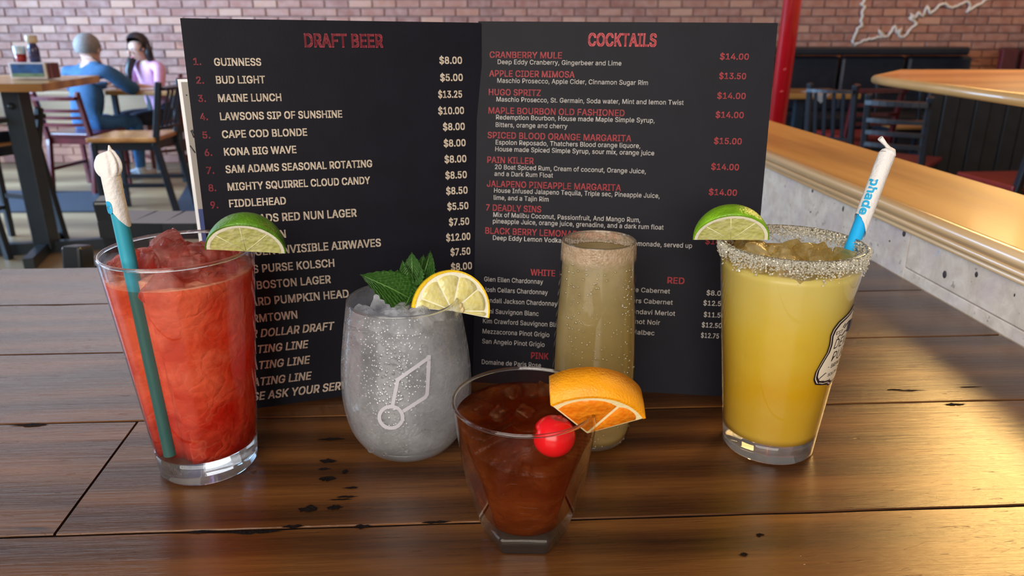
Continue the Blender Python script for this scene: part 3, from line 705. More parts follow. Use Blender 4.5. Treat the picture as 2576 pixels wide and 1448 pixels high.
# bar counter at right with rounded corner
t = thing('bar_counter', 'honey oak bar top with rounded nosing above a black board partition', 'bar', (0, 0, 0))
zt = 1.08
outl = [G(2232, 194, zt), G(2235, 184, zt), G(2266, 176, zt)]
near = G(2640, 246, zt)
pl = [(outl[0].x, outl[0].y), (outl[0].x+.015, outl[0].y+.10), (outl[2].x, outl[2].y), (outl[2].x+1.9, outl[2].y+.0), (near.x+1.2, near.y), (near.x, near.y)]
bm = B(); prism(bm, pl, zt-.024, zt-.008); 
ins = []
cx_, cy_ = sum(p[0] for p in pl)/6, sum(p[1] for p in pl)/6
lo = [bm.verts.new((x, y, zt-.008)) for x, y in pl]; hi = [bm.verts.new((x+(cx_-x)*.012, y+(cy_-y)*.012, zt)) for x, y in pl]
bm.faces.new(hi)
for i in range(6): bm.faces.new((lo[i], lo[(i+1) % 6], hi[(i+1) % 6], hi[i]))
obj('bar_top', bm, 'bar_top_oak', t)
bm = B(); tube(bm, [(near.x, near.y-.3, zt-.012)]+[(x, y, zt-.012) for x, y in pl[:1]]+[(pl[1][0], pl[1][1], zt-.012), (pl[2][0], pl[2][1], zt-.012), (pl[3][0], pl[3][1], zt-.012)], .013, 12); obj('nosing', bm, 'nosing_oak', t)
bm = B(); box(bm, (near.x+.75, (near.y+pl[2][1])/2, .52), (.16, .5, 1.04)); obj('pedestal', bm, 'black_board', t)
# black board partition farther back
t = tag(thing('x', '', 'x'), None); bpy.data.objects.remove(t)
t = thing('board_partition', 'black partition of upright boards behind the bar chairs', 'partition', (0, 5.45, 0))
x = 2.98
while x < 4.9:
    bm = B(); box(bm, (x+.055, rnd.uniform(-.004, .004), .465), (.106, .03, .93), bevel=.004); obj('board', bm, 'black_board', t); x += .115
bm = B(); box(bm, (3.95, .03, .94), (2.0, .10, .03)); obj('cap_rail', bm, 'black_board', t)

# ================================================================ PEOPLE
def skin_mesh(nodes, edges, name, root=0, sub=2):
    me = bpy.data.meshes.new(name); me.from_pydata([n[1] for n in nodes], [], []) if False else me.from_pydata([n[1] for n in nodes], edges, [])
    o = bpy.data.objects.new(name, me); COL.objects.link(o)
    md = o.modifiers.new('s', 'SKIN'); md.use_smooth_shade = True; md.branch_smoothing = 0.6
    for i, n in enumerate(nodes):
        r = n[2]; sv = me.skin_vertices[0].data[i]; sv.radius = (r if isinstance(r, tuple) else (r, r)); sv.use_root = (i == root)
    ss = o.modifiers.new('u', 'SUBSURF'); ss.levels = sub; ss.render_levels = sub
    dg = bpy.context.evaluated_depsgraph_get(); ev = o.evaluated_get(dg); m2 = bpy.data.meshes.new_from_object(ev)
    bpy.data.objects.remove(o); bpy.data.meshes.remove(me)
    return m2
def person(label, loc, rz, J, R, mats, tagof, hair, hairmat, face=True, scale=1.0):
    """J: dict joint -> pos; one continuous body"""
    nodes = []; idx = {}; edges = []
    def nd(k, p, r, tg): idx[k] = len(nodes); nodes.append((tg, Vector(p), r))
    order = list(J.keys())
    for k in order: nd(k, J[k][0], J[k][1], J[k][2])
    for k in order:
        pr = J[k][3]
        if pr: edges.append((idx[pr], idx[k]))
    # fingers
    for s in ('l', 'r'):
        w, pm = Vector(J['wrist_'+s][0]), Vector(J['palm_'+s][0]); dr = (pm-w).normalized(); side = dr.cross(Vector((0, 0, 1))).normalized(); 
        for q, (off, L) in enumerate(((-.030, .060), (-.011, .072), (.010, .068), (.029, .052))):
            b0 = pm + side*off*.8; k1, k2, k3 = f'f{q}a{s}', f'f{q}b{s}', f'f{q}c{s}'
            nd(k1, b0+dr*.03, .010, 'skin'); nd(k2, b0+dr*(.03+L*.5)+Vector((0, 0, -.004)), .009, 'skin'); nd(k3, b0+dr*(.03+L)+Vector((0, 0, -.014)), .0075, 'skin')
            edges += [(idx['palm_'+s], idx[k1]), (idx[k1], idx[k2]), (idx[k2], idx[k3])]
        th = -1 if s == 'r' else 1
        nd('t1'+s, w+dr*.035+side*th*.038, .011, 'skin'); nd('t2'+s, w+dr*.075+side*th*.052, .009, 'skin')
        edges += [(idx['palm_'+s], idx['t1'+s]), (idx['t1'+s], idx['t2'+s])]
    me = skin_mesh(nodes, edges, 'body', idx['pelvis'])
    names = sorted(set(mats)); 
    for n in names: me.materials.append(M[n])
    # nearest segment decides the cloth or skin
    segs = [(nodes[b][1], nodes[a][1], nodes[b][0]) for a, b in edges]
    for p in me.polygons:
        c = p.center; best = None
        for A, Bq, tg in segs:
            d = Bq-A; u = max(0, min(1, (c-A).dot(d)/max(1e-9, d.length_squared))); dist = (A+d*u-c).length
            if best is None or dist < best[0]: best = (dist, tg)
        p.material_index = names.index(tagof[best[1]]); p.use_smooth = True
    t = thing('person', label, 'person', loc, rz)
    t.scale = (scale,)*3
    o = bpy.data.objects.new('body', me); COL.objects.link(o); o.parent = t
    hc, fd = Vector(J['head'][0]), Vector(J['_face'][0] if '_face' in J else (0, 1, 0))
    hb = B(); hair(hb); obj('hair', hb, hairmat, t)
    return t, o

def head_features(t, hc, yaw, tilt, r=.095):
    R = Matrix.Rotation(yaw, 3, 'Z') @ Matrix.Rotation(tilt, 3, 'X')
    for sx in (-1, 1):
        bm = B(); ball(bm, hc+R @ Vector((sx*.034, r*.93, .006)), .011, 2, (1.3, .5, .7)); obj('eye', bm, 'eye_dark', t)
        bm = B(); ball(bm, hc+R @ Vector((sx*r*.90, 0, -.005)), .024, 2, (.4, .7, 1.1)); obj('ear', bm, 'skin_light', t)
    bm = B(); ball(bm, hc+R @ Vector((0, r*1.03, -.022)), .015, 2, (.8, 1.1, 1.4)); obj('nose', bm, 'skin_light', t)
    bm = B(); ball(bm, hc+R @ Vector((0, r*.90, -.062)), .018, 2, (1.3, .5, .4)); obj('mouth', bm, 'lip_pink', t)

def pose(lean=.0, headoff=(0, .06), hr=.095, hz=1.12, arms=None, shoulder=.17, knees=.42, torso=1.0, spread=.11, tlen=1.0):
    z0 = .50
    ch = Vector((0, .02+lean*.6, z0+.36*tlen)); nk = Vector((0, .03+lean, z0+.52*tlen))
    J = {
     'pelvis': ((0, 0, z0), (.155*torso, .115*torso), 'leg', None),
     'waist': ((0, .01+lean*.3, z0+.17*tlen), (.145*torso, .105*torso), 'top', 'pelvis'),
     'chest': (ch, (.165*torso, .115*torso), 'top', 'waist'),
     'upchest': ((0, .02+lean*.85, z0+.455*tlen), (.12*torso, .09*torso), 'top', 'chest'),
     'neck': (nk, .052, 'skin', 'upchest'),
     'jaw': ((headoff[0]*.6, nk.y+headoff[1]*.6, hz-.075), .066, 'skin', 'neck'),
     'head': ((headoff[0], nk.y+headoff[1], hz), (hr*.93, hr), 'skin', 'jaw'),
     'crown': ((headoff[0], nk.y+headoff[1]-.01, hz+.055), hr*.72, 'skin', 'head'),
    }
    for s, sx in (('l', -1), ('r', 1)):
        a = arms[s]
        J['sh_'+s] = ((sx*shoulder, .02+lean*.9, z0+.44*tlen), .062*torso, 'top', 'upchest')
        J['el_'+s] = (a[0], .047*torso, a[3] if len(a) > 3 else 'top', 'sh_'+s)
        J['wrist_'+s] = (a[1], .030, a[4] if len(a) > 4 else 'top', 'el_'+s)
        J['palm_'+s] = (a[2], (.038, .018), 'skin', 'wrist_'+s)
        J['hip_'+s] = ((sx*.09, .04, z0-.01), .085, 'leg', 'pelvis')
        J['knee_'+s] = ((sx*spread, knees, z0+.0), .062, 'leg', 'hip_'+s)
        J['ank_'+s] = ((sx*spread, knees-.04, .10), .042, 'leg', 'knee_'+s)
        J['heel_'+s] = ((sx*spread, knees-.03, .05), .040, 'shoe', 'ank_'+s)
        J['toe_'+s] = ((sx*spread*1.05, knees+.13, .035), .032, 'shoe', 'heel_'+s)
    return J
# the man, seen from behind
Jm = pose(lean=.10, headoff=(0.0, .03), hz=1.075, shoulder=.185, torso=1.22, spread=.12, tlen=.93,
          arms={'l': (Vector((-.25, .20, .74)), Vector((-.10, .40, .79)), Vector((-.06, .47, .79))), 'r': (Vector((.29, .24, .76)), Vector((.14, .44, .79)), Vector((.08, .50, .79)))})
hm = Vector(Jm['head'][0])
def hair_m(b):
    ball(b, hm+Vector((0, -.012, .028)), .104, 3, (.93, 1.02, .98))
    for v in list(b.verts):
        q = v.co-hm
        if q.z < -.035 or q.y > .055: b.verts.remove(v)
tm, _ = person('man in a blue sweater seen from behind, leaning on the table', (-3.42, 6.06, 0), -0.22, Jm, None,
       ('sweater_blue', 'jeans_blue', 'skin_light', 'shoe_white'), {'top': 'sweater_blue', 'leg': 'jeans_blue', 'skin': 'skin_light', 'shoe': 'shoe_white'}, hair_m, 'hair_grey')
head_features(tm, hm, 0, -.1)
# the woman, facing the camera and looking down
Jw = pose(lean=.06, headoff=(.02, .05), hr=.086, hz=1.085, shoulder=.155, torso=.92, spread=.09, tlen=.95,
          arms={'l': (Vector((-.20, .16, .72)), Vector((-.08, .36, .785)), Vector((-.03, .42, .785)), 'top', 'skin'), 'r': (Vector((.20, .14, .72)), Vector((.10, .36, .785)), Vector((.05, .42, .785)), 'top', 'skin')})
hw = Vector(Jw['head'][0])
def hair_w(b):
    R = Matrix.Rotation(.0, 3, 'Z')
    ball(b, hw+Vector((0, -.018, .030)), .101, 3, (.95, .98, .98))
    for v in list(b.verts):
        q = v.co-hw
        if q.y > .035 and q.z < .062: b.verts.remove(v)
    tube(b, [hw+Vector((.055, -.03, -.05)), hw+Vector((.060, .03, -.12)), hw+Vector((.052, .075, -.20)), hw+Vector((.045, .085, -.31))], [.030, .036, .032, .012], 10)
    tube(b, [hw+Vector((-.075, -.045, .03)), hw+Vector((-.085, -.045, -.05)), hw+Vector((-.075, -.06, -.15))], [.03, .034, .02], 10)
    tube(b, [hw+Vector((0, -.08, .0)), hw+Vector((0, -.09, -.10)), hw+Vector((0, -.10, -.20))], [.06, .06, .03], 10)
tw, _ = person('woman with long dark hair in a pink top facing the camera', (-3.20, 6.90, 0), 2.72, Jw, None,
       ('blouse_pink', 'jeans_dark', 'skin_light', 'shoe_white'), {'top': 'blouse_pink', 'leg': 'jeans_dark', 'skin': 'skin_light', 'shoe': 'shoe_white'}, hair_w, 'hair_dark')
head_features(tw, hw, 0, -.25, .086)

# ================================================================ HALF WALL AND LEDGE (right of the table)
TH = 0.05
U = Vector((math.cos(TH), math.sin(TH), 0)); V = Vector((-math.sin(TH), math.cos(TH), 0))
def uv(u, v, z=0): return U*u + V*v + Vector((0, 0, z))
bm = B(); box(bm, (0.585, 0.95, (T+.05)/2), (0.13, 3.4, T+.05))
hwall = struct(obj('wall_right', bm, 'black_board')); hwall.rotation_euler = (0, 0, TH)
def board(y0, y1, z0, z1):
    bm = B(); box(bm, (0, 0, 0), (y1-y0-.0015, .020, z1-z0-.001), bevel=.0012)
    o = obj('plank', bm, 'whitewashed_board', hwall); o.location = (.508+rnd.uniform(-.0005, .0005), (y0+y1)/2, (z0+z1)/2); o.rotation_euler = (0, 0, PI/2); return o
board(-.75, .798, T+.0125, T+.060); board(.798, 2.65, T-.055, T+.060)
zz = T+.0125
for k in range(6):
    z1 = zz; z0 = z1-.14
    board(-.75, .55-.1*(k % 2)+.25*(k == 0), z0, z1); board(.55-.1*(k % 2)+.25*(k == 0), 2.65, (z0 if z0 > T-.2 else z0), (z1 if k else T-.055))
    zz = z0
# knots and nail holes
def board_pt(px, py):
    o_ = uv(.4975, 0); n_ = U
    return hit_plane(px, py, o_, n_)
for px, py, rx, rz_ in ((2043, 480, .0022, .0028), (2120, 525, .0018, .004), (2273, 587, .0032, .0040), (2376, 690, .0042, .0052), (2456, 690, .0030, .0036), (2237, 606, .0010, .0012), (2552, 742, .0012, .002), (2038, 533, .0012, .0016)):
    p = board_pt(px, py); bm = B(); ball(bm, (0, 0, 0), 1, 2, (.0012, rx, rz_)); o = obj('knot', bm, 'knot_dark', hwall)
    loc = Vector((p.dot(U), p.dot(V), p.z)); o.location = (.4982, loc.y, loc.z)
p = board_pt(2357, 637); bm = B()
for k in range(9): ball(bm, (0, rnd.uniform(-.003, .003), rnd.uniform(-.004, .004)), 1, 1, (.0006, .0013, .0010))
o = obj('chalk_mark', bm, 'chalk_blue', hwall); o.location = (.498, p.dot(V), p.z)
# ledge
lg = thing('oak_ledge', 'honey oak ledge capping the whitewashed half wall', 'ledge', (0, 0, 0), TH)
bm = B(); box(bm, (0.578, 0.95, T+.0765), (0.176, 3.5, 0.017), bevel=.004)
obj('cap_board', bm, 'ledge_oak', lg).rotation_euler = (0, 0, 0)
def strip(bm, prof, y0, y1):
    a = [bm.verts.new((x, y0, z)) for x, z in prof]; b = [bm.verts.new((x, y1, z)) for x, z in prof]; n = len(prof)
    for i in range(n):
        f = bm.faces.new((a[i], a[(i+1) % n], b[(i+1) % n], b[i])); f.smooth = True
    bm.faces.new(a[::-1]); bm.faces.new(b)
def arc(cx, cz, r, a0, a1, n=8): return [(cx+r*math.cos(math.radians(a0+(a1-a0)*k/n)), cz+r*math.sin(math.radians(a0+(a1-a0)*k/n))) for k in range(n+1)]
bm = B(); strip(bm, [(.50, T+.0845)]+arc(.489, T+.0775, .0075, 90, 270)+[(.50, T+.070)], -.8, 2.7); obj('nosing', bm, 'ledge_molding', lg)
bm = B(); strip(bm, [(.50, T+.0698)]+arc(.4905, T+.0655, .0042, 90, 250)+arc(.494, T+.0575, .0035, 140, 270, 5)+[(.502, T+.0535), (.502, T+.0698)], -.8, 2.7); obj('molding', bm, 'ledge_molding', lg)

# ================================================================ OUR TABLE
tb = thing('dining_table', 'dark walnut plank table top the drinks stand on', 'table', (0, 0, 0), TH)
vs_ = [-.31, -.18, -.05, .0925, .2245, .3645, .4965, .6235, .713, .7535, .886]
vs_ = [-.31, -.18, -.05, .0925, .2285, .3645, .4965, .6235, .7535, .886]
def plank(u0, u1, v0, v1, seed, skew0=0.0, skew1=0.0):
    r2 = random.Random(seed); bm = B(); n = 44; g = .0009; TK = .045
    us = [u0+(u1-u0)*k/n for k in range(n+1)]; cu, cv = (u0+u1)/2, (v0+v1)/2
    top = []
    bite = lambda u, s: max(0, mnoise.noise(Vector((u*9, s*7.3+seed, 0)))-.28)*.010
    for s, v, sg in ((0, v0, 1), (1, v1, -1)):
        row = []
        for k, u in enumerate(us):
            du = (skew0 if k == 0 else 0)*(s) + (skew1 if k == n else 0)*s
            j = mnoise.noise(Vector((u*22, s*5+seed, 1)))*.0007
            vv = v+sg*(g+j+bite(u, s))
            row.append((u+du+(.0009 if k == 0 else -.0009 if k == n else 0), vv, sg))
        top.append(row)
    def V3(u, v, z): return bm.verts.new((u-cu, v-cv, z))
    a = [V3(u, v, -.0006) for u, v, sg in top[0]]; a2 = [V3(u, v+.0006, 0) for u, v, sg in top[0]]
    b2 = [V3(u, v-.0006, 0) for u, v, sg in top[1]]; b = [V3(u, v, -.0006) for u, v, sg in top[1]]
    al = [V3(u, v, -TK) for u, v, sg in top[0]]; bl_ = [V3(u, v, -TK) for u, v, sg in top[1]]
    rows_ = [al, a, a2, b2, b, bl_]
    for A, C in zip(rows_, rows_[1:]):
        for k in range(n): bm.faces.new((A[k], A[k+1], C[k+1], C[k]))
    for k in range(n): bm.faces.new((bl_[k], bl_[k+1], al[k+1], al[k]))
    bm.faces.new([r[0] for r in rows_]); bm.faces.new([r[n] for r in rows_][::-1])
    o = obj('plank', bm, 'table_walnut', tb); o.location = (cu, cv, T-0.0*seed); return o
UR = .4955
for i, (v0, v1) in enumerate(zip(vs_, vs_[1:])):
    if abs(v0-.3645) < 1e-3:
        s0 = -.258+.3645*0.05; 
        plank(-1.15, -.243, v0, v1, 30+i, 0, -.008); plank(-.243, UR, v0, v1, 60+i, -.008, 0)
    elif i % 2:
        plank(-1.15, -.72+.1*i, v0, v1, 90+i) if i in (1, 3) else None
        plank(-1.15 if i not in (1, 3) else -.72+.1*i, UR, v0, v1, 10+i)
    else: plank(-1.15, UR, v0, v1, 10+i)
for v_ in vs_[1:-1]:  # dark strips added in the plank gaps, standing in for their shade
    bm = B(); box(bm, (-.327, v_, T-.0105), (1.64, .0034, .0192)); obj('seam_shade', bm, 'pit_dark', tb)
bm = B(); box(bm, (-.2468, .4305, T-.0105), (.0030, .13, .0192), Matrix.Rotation(.06, 3, 'Z')); obj('seam_shade', bm, 'pit_dark', tb)
bm = B(); box(bm, (-.33, .29, T-.065), (1.5, 1.0, .035)); obj('underframe', bm, 'black_metal', tb)
for x_, y_ in ((-1.0, -.15), (-1.0, .75), (.38, -.15), (.38, .75)):
    bm = B(); beam(bm, (x_, y_, 0), (x_, y_, T-.08), .07, bevel=.005); obj('leg', bm, 'black_metal', tb)
# black filler pits in the wood
def pit(px, py, wpx, hpx):
    bm = B()
    c = G(px, py); s = wpx*.00026; q = hpx*.00055
    n = 22; base_ = [c + U*(math.cos(a)*abs(math.cos(a))**.3*s*(1+.3*rnd.uniform(-1, 1))) + V*(math.sin(a)*abs(math.sin(a))**.6*q*.8*(1+.45*rnd.uniform(-1, 1))) + Vector((0, 0, .00035)) for a in [2*PI*k/n for k in range(n)]]
    bm.faces.new([bm.verts.new(p) for p in base_])
    o = obj('wood_pit', bm, 'pit_dark', tb, fix=False); o.matrix_parent_inverse = Matrix.Rotation(-TH, 4, 'Z')
for a_ in ((835, 1105, 38, 4), (824, 1160, 22, 7), (815, 1180, 16, 3), (868, 1186, 7, 5), (822, 1205, 22, 6), (775, 1281, 22, 7), (840, 1277, 18, 5), (885, 1227, 20, 2.5), (872, 1250, 24, 2.5), (855, 1257, 26, 2), (910, 1325, 18, 5), (735, 1325, 24, 4), (1095, 1314, 32, 3), (640, 1338, 60, 4), (500, 1338, 34, 3), (82, 1069, 52, 4), (2290, 982, 44, 2.2), (2400, 1017, 36, 4), (2440, 973, 50, 1.8), (2250, 980, 30, 2), (1870, 1395, 10, 3), (1911, 1345, 10, 3)): pit(*a_)

# ================================================================ MENUS
class Panel:
    def __init__(s, X, Y, yaw, lean, roll, W_, H_, z=T):
        u = Vector((math.cos(yaw), math.sin(yaw), 0)); n = Vector((-math.sin(yaw), math.cos(yaw), 0)); up = Vector((0, 0, 1))
        w = math.cos(lean)*up + math.sin(lean)*n
        s.u = math.cos(roll)*u+math.sin(roll)*w; s.w = -math.sin(roll)*u+math.cos(roll)*w; s.n = s.u.cross(s.w).normalized()
        s.o = Vector((X, Y, z)); s.W, s.H = W_, H_
        if s.n.y > 0: s.n = -s.n       # towards the camera
    def at(s, a, b, off=0.0): return s.o + s.u*a + s.w*b + s.n*off
    def uv(s, px, py):
        p = hit_plane(px, py, s.o + s.n*.0004, s.n)-s.o; return p.dot(s.u), p.dot(s.w)
PL = Panel(-.2147, .4961, .3124, .09, -.010, .2064, .2806)
PR = Panel(-.0321, .5476, -.1275, .140, -.0071, .216, .2812)
def menu(name, P_, label):
    t = thing(name, label, 'menu', P_.o)
    bm = B(); th = .0022
    vs = [bm.verts.new(P_.at(a, b, o_)-P_.o) for o_ in (0, -th) for a, b in ((0, 0), (P_.W, 0), (P_.W, P_.H), (0, P_.H))]
    for f in ((0, 1, 2, 3), (7, 6, 5, 4), (0, 4, 5, 1), (1, 5, 6, 2), (2, 6, 7, 3), (3, 7, 4, 0)): bm.faces.new([vs[i] for i in f])
    obj('board', bm, 'menu_black', t); return t
ml = menu('beer_menu', PL, 'black draft beer menu board standing behind the red drink')
mr = menu('cocktail_menu', PR, 'black cocktail and wine menu board standing behind the flute')
def line(job, P_, s, x0, yb, cap, x1=None, anchor='l', off=.012, shear=0.0, xs=1.0, mi=0):
    """yb: baseline at the anchored end, cap: capital height, both as they measure on the board"""
    g = text_geo(s, off, shear)
    if anchor == 'l':
        a0, b0 = P_.uv(x0, yb); _, bt = P_.uv(x0, yb-cap); h = bt-b0
        w = (P_.uv(x1, yb)[0]-a0) if x1 else g[2]*h*xs
    else:
        a1, b0 = P_.uv(x1, yb); _, bt = P_.uv(x1, yb-cap); h = bt-b0
        w = (a1-P_.uv(x0, yb)[0]) if x0 else g[2]*h*xs
        a0 = a1-w
    k = w/g[2]
    bm = B(); put_text(bm, g, lambda x, y: P_.at(a0+x*k, b0+y*h, .0004)-P_.o, mi); obj(job[0], bm, job[1], job[2], fix=False)
    return k/h
# --- left menu
job = ('heading_print', 'print_red_dim', ml)
line(job, PL, 'DRAFT BEER', 768, 118, 33, 963, off=.03)
for i, (x, y) in enumerate(((488, 163), (495, 210), (500, 256), (505, 302), (511, 348), (516, 392), (521, 437), (526, 481), (531, 524))):
    line(('number_print', 'print_red_dim', ml), PL, f'{i+1}.', x, y, 17, x+18, off=.02)
job = ('item_print', 'print_cream', ml); rs = []
for s, x0, x1, y in (('GUINNESS', 540, 657, 165), ('BUD LIGHT', 545, 667, 210), ('MAINE LUNCH', 550, 708, 256), ('LAWSONS SIP OF SUNSHINE', 555, 861, 302), ('CAPE COD BLONDE', 560, 773, 347), ('KONA BIG WAVE', 565, 746, 391), ('SAM ADAMS SEASONAL ROTATING', 569, 937, 435), ('MIGHTY SQUIRREL CLOUD CANDY', 574, 932, 479), ('FIDDLEHEAD', 578, 720, 521)):
    rs.append(line(job, PL, s, x0, y, 18.5, x1, off=.02))
xs_ = sum(rs)/len(rs); print('xs', rs)
for s, x1, y, sh in (('HEADS RED NUN LAGER', 897, 544, 0), ('MAIN', 719, 597, 0), ('OXYGEN INVISIBLE AIRWAVES', 958, 619, 0), ('DEVILS PURSE KOLSCH', 841, 670, 0), ('SAMS BOSTON LAGER', 832, 711, 0), ('SHIPYARD PUMPKIN HEAD', 877, 747, 0), ('STORMTOWN', 748, 800, 0),
        ('FOUR DOLLAR DRAFT', 842, 828, .25), ('ROTATING LINE', 777, 874, .25), ('ROTATING LINE', 781, 913, .25), ('ROTATING LINE', 785, 953, .25), ('PLEASE ASK YOUR SERVER', 905, 973, .25)):
    line(job, PL, s, None, y, 19, x1, 'r', .02, sh, xs_)
for s, x0, x1, y in (('$8.00', 1106, 1162, 160), ('$5.00', 1108, 1164, 203), ('$13.25', 1103, 1162, 245), ('$10.00', 1103, 1167, 286), ('$8.00', 1115, 1169, 326), ('$8.00', 1117, 1171, 367), ('$8.00', 1119, 1173, 407), ('$8.50', 1121, 1174, 447), ('$8.50', 1123, 1176, 486), ('$5.50', 1126, 1178, 525), ('$7.50', 1130, 1180, 564), ('$12.00', 1123, 1183, 602), ('$7.50', 1134, 1183, 639), ('$8.00', 1135, 1187, 676)):
    line(('price_print', 'print_cream', ml), PL, s, x0, y, 17, x1, 'r', .02)
# --- right menu
job = ('heading_print', 'print_red', mr)
line(job, PR, 'COCKTAILS', 1480, 115, 31, 1650, off=.03)
for s, x0, x1, y in (('CRANBERRY MULE', 1232, 1413, 145), ('APPLE CIDER MIMOSA', 1231, 1445, 192), ('HUGO SPRITZ', 1230, 1360, 239), ('MAPLE BOURBON OLD FASHIONED', 1229, 1571, 285), ('SPICED BLOOD ORANGE MARGARITA', 1227, 1588, 347), ('PAIN KILLER', 1226, 1342, 409), ('JALAPENO PINEAPPLE MARGARITA', 1225, 1562, 469), ('7 DEADLY SINS', 1223, 1361, 529), ('BLACK BERRY LEMONADE MARTINI', 1221, 1560, 587)):
    line(('item_print', 'print_red', mr), PR, s, x0, y, 15.5, x1, off=.012)
for s, x0, x1, y in (('WHITE', 1335, 1396, 692), ('PINK', 1336, 1379, 901), ('RED', 1679, 1721, 712)): line(job, PR, s, x0, y, 15.5, x1, off=.015)
for s, x0, x1, y in (('$14.00', 1811, 1883, 150), ('$13.50', 1809, 1876, 199), ('$14.00', 1804, 1875, 249), ('$14.00', 1800, 1870, 297), ('$15.00', 1796, 1865, 363), ('$14.00', 1789, 1858, 428), ('$14.00', 1783, 1853, 492), ('$14.00', 1774, 1843, 616)):
    line(('price_print', 'print_red', mr), PR, s, x0, y, 15, x1, 'r', .012)
job = ('item_print', 'print_white', mr)
for s, x0, x1, y in (('Deep Eddy Cranberry, Gingerbeer and Lime', 1252, 1563, 161), ('Maschio Prosecco, Apple Cider, Cinnamon Sugar Rim', 1251, 1630, 208), ('Maschio Prosecco, St. Germain, Soda water, Mint and lemon Twist', 1249, 1720, 255), ('Redemption Bourbon, House made Maple Simple Syrup,', 1248, 1647, 300), ('Bitters, orange and cherry', 1247, 1427, 319),
        ('Espolon Reposado, Thatchers Blood orange liquore,', 1247, 1611, 363), ('House made Spiced Simple Syrup, sour mix, orange juice', 1246, 1646, 380), ('20 Boat Spiced Rum, Cream of coconut, Orange Juice,', 1245, 1625, 425), ('and a Dark Rum Float', 1244, 1391, 442), ('House Infused Jalapeno Tequila, Triple sec, Pineapple Juice,', 1243, 1660, 484), ('lime, and a Tajin Rim', 1242, 1380, 502),
        ('Mix of Malibu Coconut, Passionfruit, And Mango Rum,', 1241, 1611, 545), ('pineapple Juice, orange juice, grenadine, and a dark rum float', 1240, 1670, 561), ('Deep Eddy Lemon Vodka, Blackberry syrup, fresh lemonade, served up', 1240, 1742, 603),
        ('Glen Ellen Chardonnay', 1218, 1366, 707), ('Josh Cellars Chardonnay', 1217, 1378, 733), ('Kendall Jackson Chardonnay', 1216, 1402, 760), ('Simi Sauvignon Blanc', 1215, 1355, 787), ('Kim Crawford Sauvignon Blanc', 1215, 1419, 812), ('Mezzacorona Pinot Grigio', 1214, 1382, 838), ('San Angelo Pinot Grigio', 1213, 1370, 863), ('Domaine de Paris Rose', 1212, 1361, 915)):
    line(job, PR, s, x0, y, 11.5, x1, off=.004)
for s, x1, y in (('Estate Cabernet', 1685, 738), ('Josh Cellars Cabernet', 1692, 766), ('Robert Mondavi Merlot', 1698, 794), ('Carmel Pinot Noir', 1660, 817), ('Alamos Malbec', 1646, 843)):
    line(job, PR, s, None, y, 11.5, x1, 'r', .004, xs=1.02)
for s, x0, x1, y in (('$8.00', 1777, 1824, 744), ('$12.50', 1769, 1824, 770), ('$11.50', 1770, 1822, 799), ('$12.50', 1765, 1815, 825), ('$12.75', 1763, 1808, 851)): line(('price_print', 'print_white', mr), PR, s, x0, y, 12, x1, 'r', .008)
# card standing behind the left menu
q0 = PY(453, 199, .66); 
PC = Panel(q0.x-.002, .64, .30, .06, 0.0, .15, .225)
pb = hit_plane(453, 199, PC.o, PC.n)-PC.o
PC.H = pb.dot(PC.w); PC.o = PC.o + PC.u*pb.dot(PC.u)
t = thing('table_card', 'grey and navy card standing behind the beer menu', 'card', PC.o)
def quad3(name, P_, a0, b0, a1, b1, o0, o1, mat, par):
    bm = B(); vs = [bm.verts.new(P_.at(a, b, o_)-P_.o) for o_ in (o1, o0) for a, b in ((a0, b0), (a1, b0), (a1, b1), (a0, b1))]
    for f in ((0, 1, 2, 3), (7, 6, 5, 4), (0, 4, 5, 1), (1, 5, 6, 2), (2, 6, 7, 3), (3, 7, 4, 0)): bm.faces.new([vs[i] for i in f])
    return obj(name, bm, mat, par)
quad3('card_edge', PC, -.0022, 0, .15, PC.H, -.003, 0, 'card_white', t)
quad3('upper_print', PC, .0004, PC.H*.52, .148, PC.H*.99, 0, .0004, 'card_grey', t)
quad3('lower_print', PC, .0004, .002, .148, PC.H*.52, 0, .0004, 'card_navy', t)
bm = B()
for (x0, y0, x1, y1) in ((480, 328, 488, 346), (483, 326, 489, 338), (478, 366, 491, 384), (468, 238, 470, 240)):
    a_, b_ = PC.uv(x0, y0), PC.uv(x1, y1); tube(bm, [PC.at(*a_, .0006)-PC.o, PC.at(*b_, .0006)-PC.o], .0005, 6)
obj('pen_mark', bm, 'ink_black', t)

# ================================================================ GLASSES
def interp(prof, z):
    for (r0, z0), (r1, z1) in zip(prof, prof[1:]):
        if z0 <= z <= z1: return r0 + (r1-r0)*((z-z0)/(z1-z0) if z1 > z0 else 0)
    return prof[-1][0] if z > prof[-1][1] else prof[0][0]
def smooth(prof, n=5):
    """catmull-rom through (r,z)"""
    out = []
    for i in range(len(prof)-1):
        p0, p1, p2, p3 = prof[max(i-1, 0)], prof[i], prof[i+1], prof[min(i+2, len(prof)-1)]
        for k in range(n):
            t = k/n
            out.append(tuple(.5*((2*p1[j])+(-p0[j]+p2[j])*t+(2*p0[j]-5*p1[j]+4*p2[j]-p3[j])*t*t+(-p0[j]+3*p1[j]-3*p2[j]+p3[j])*t**3) for j in (0, 1)))
    out.append(prof[-1]); return out
def hit_rev(px, py, c, prof):
    d = ray(px, py).normalized(); s = .2
    while s < .9:
        p = CAM + d*s; q = p-c
        if 0 <= q.z <= prof[-1][1] and math.hypot(q.x, q.y) < interp(prof, q.z):
            for _ in range(14):
                pass
            break
        s += .0004
    return p, q
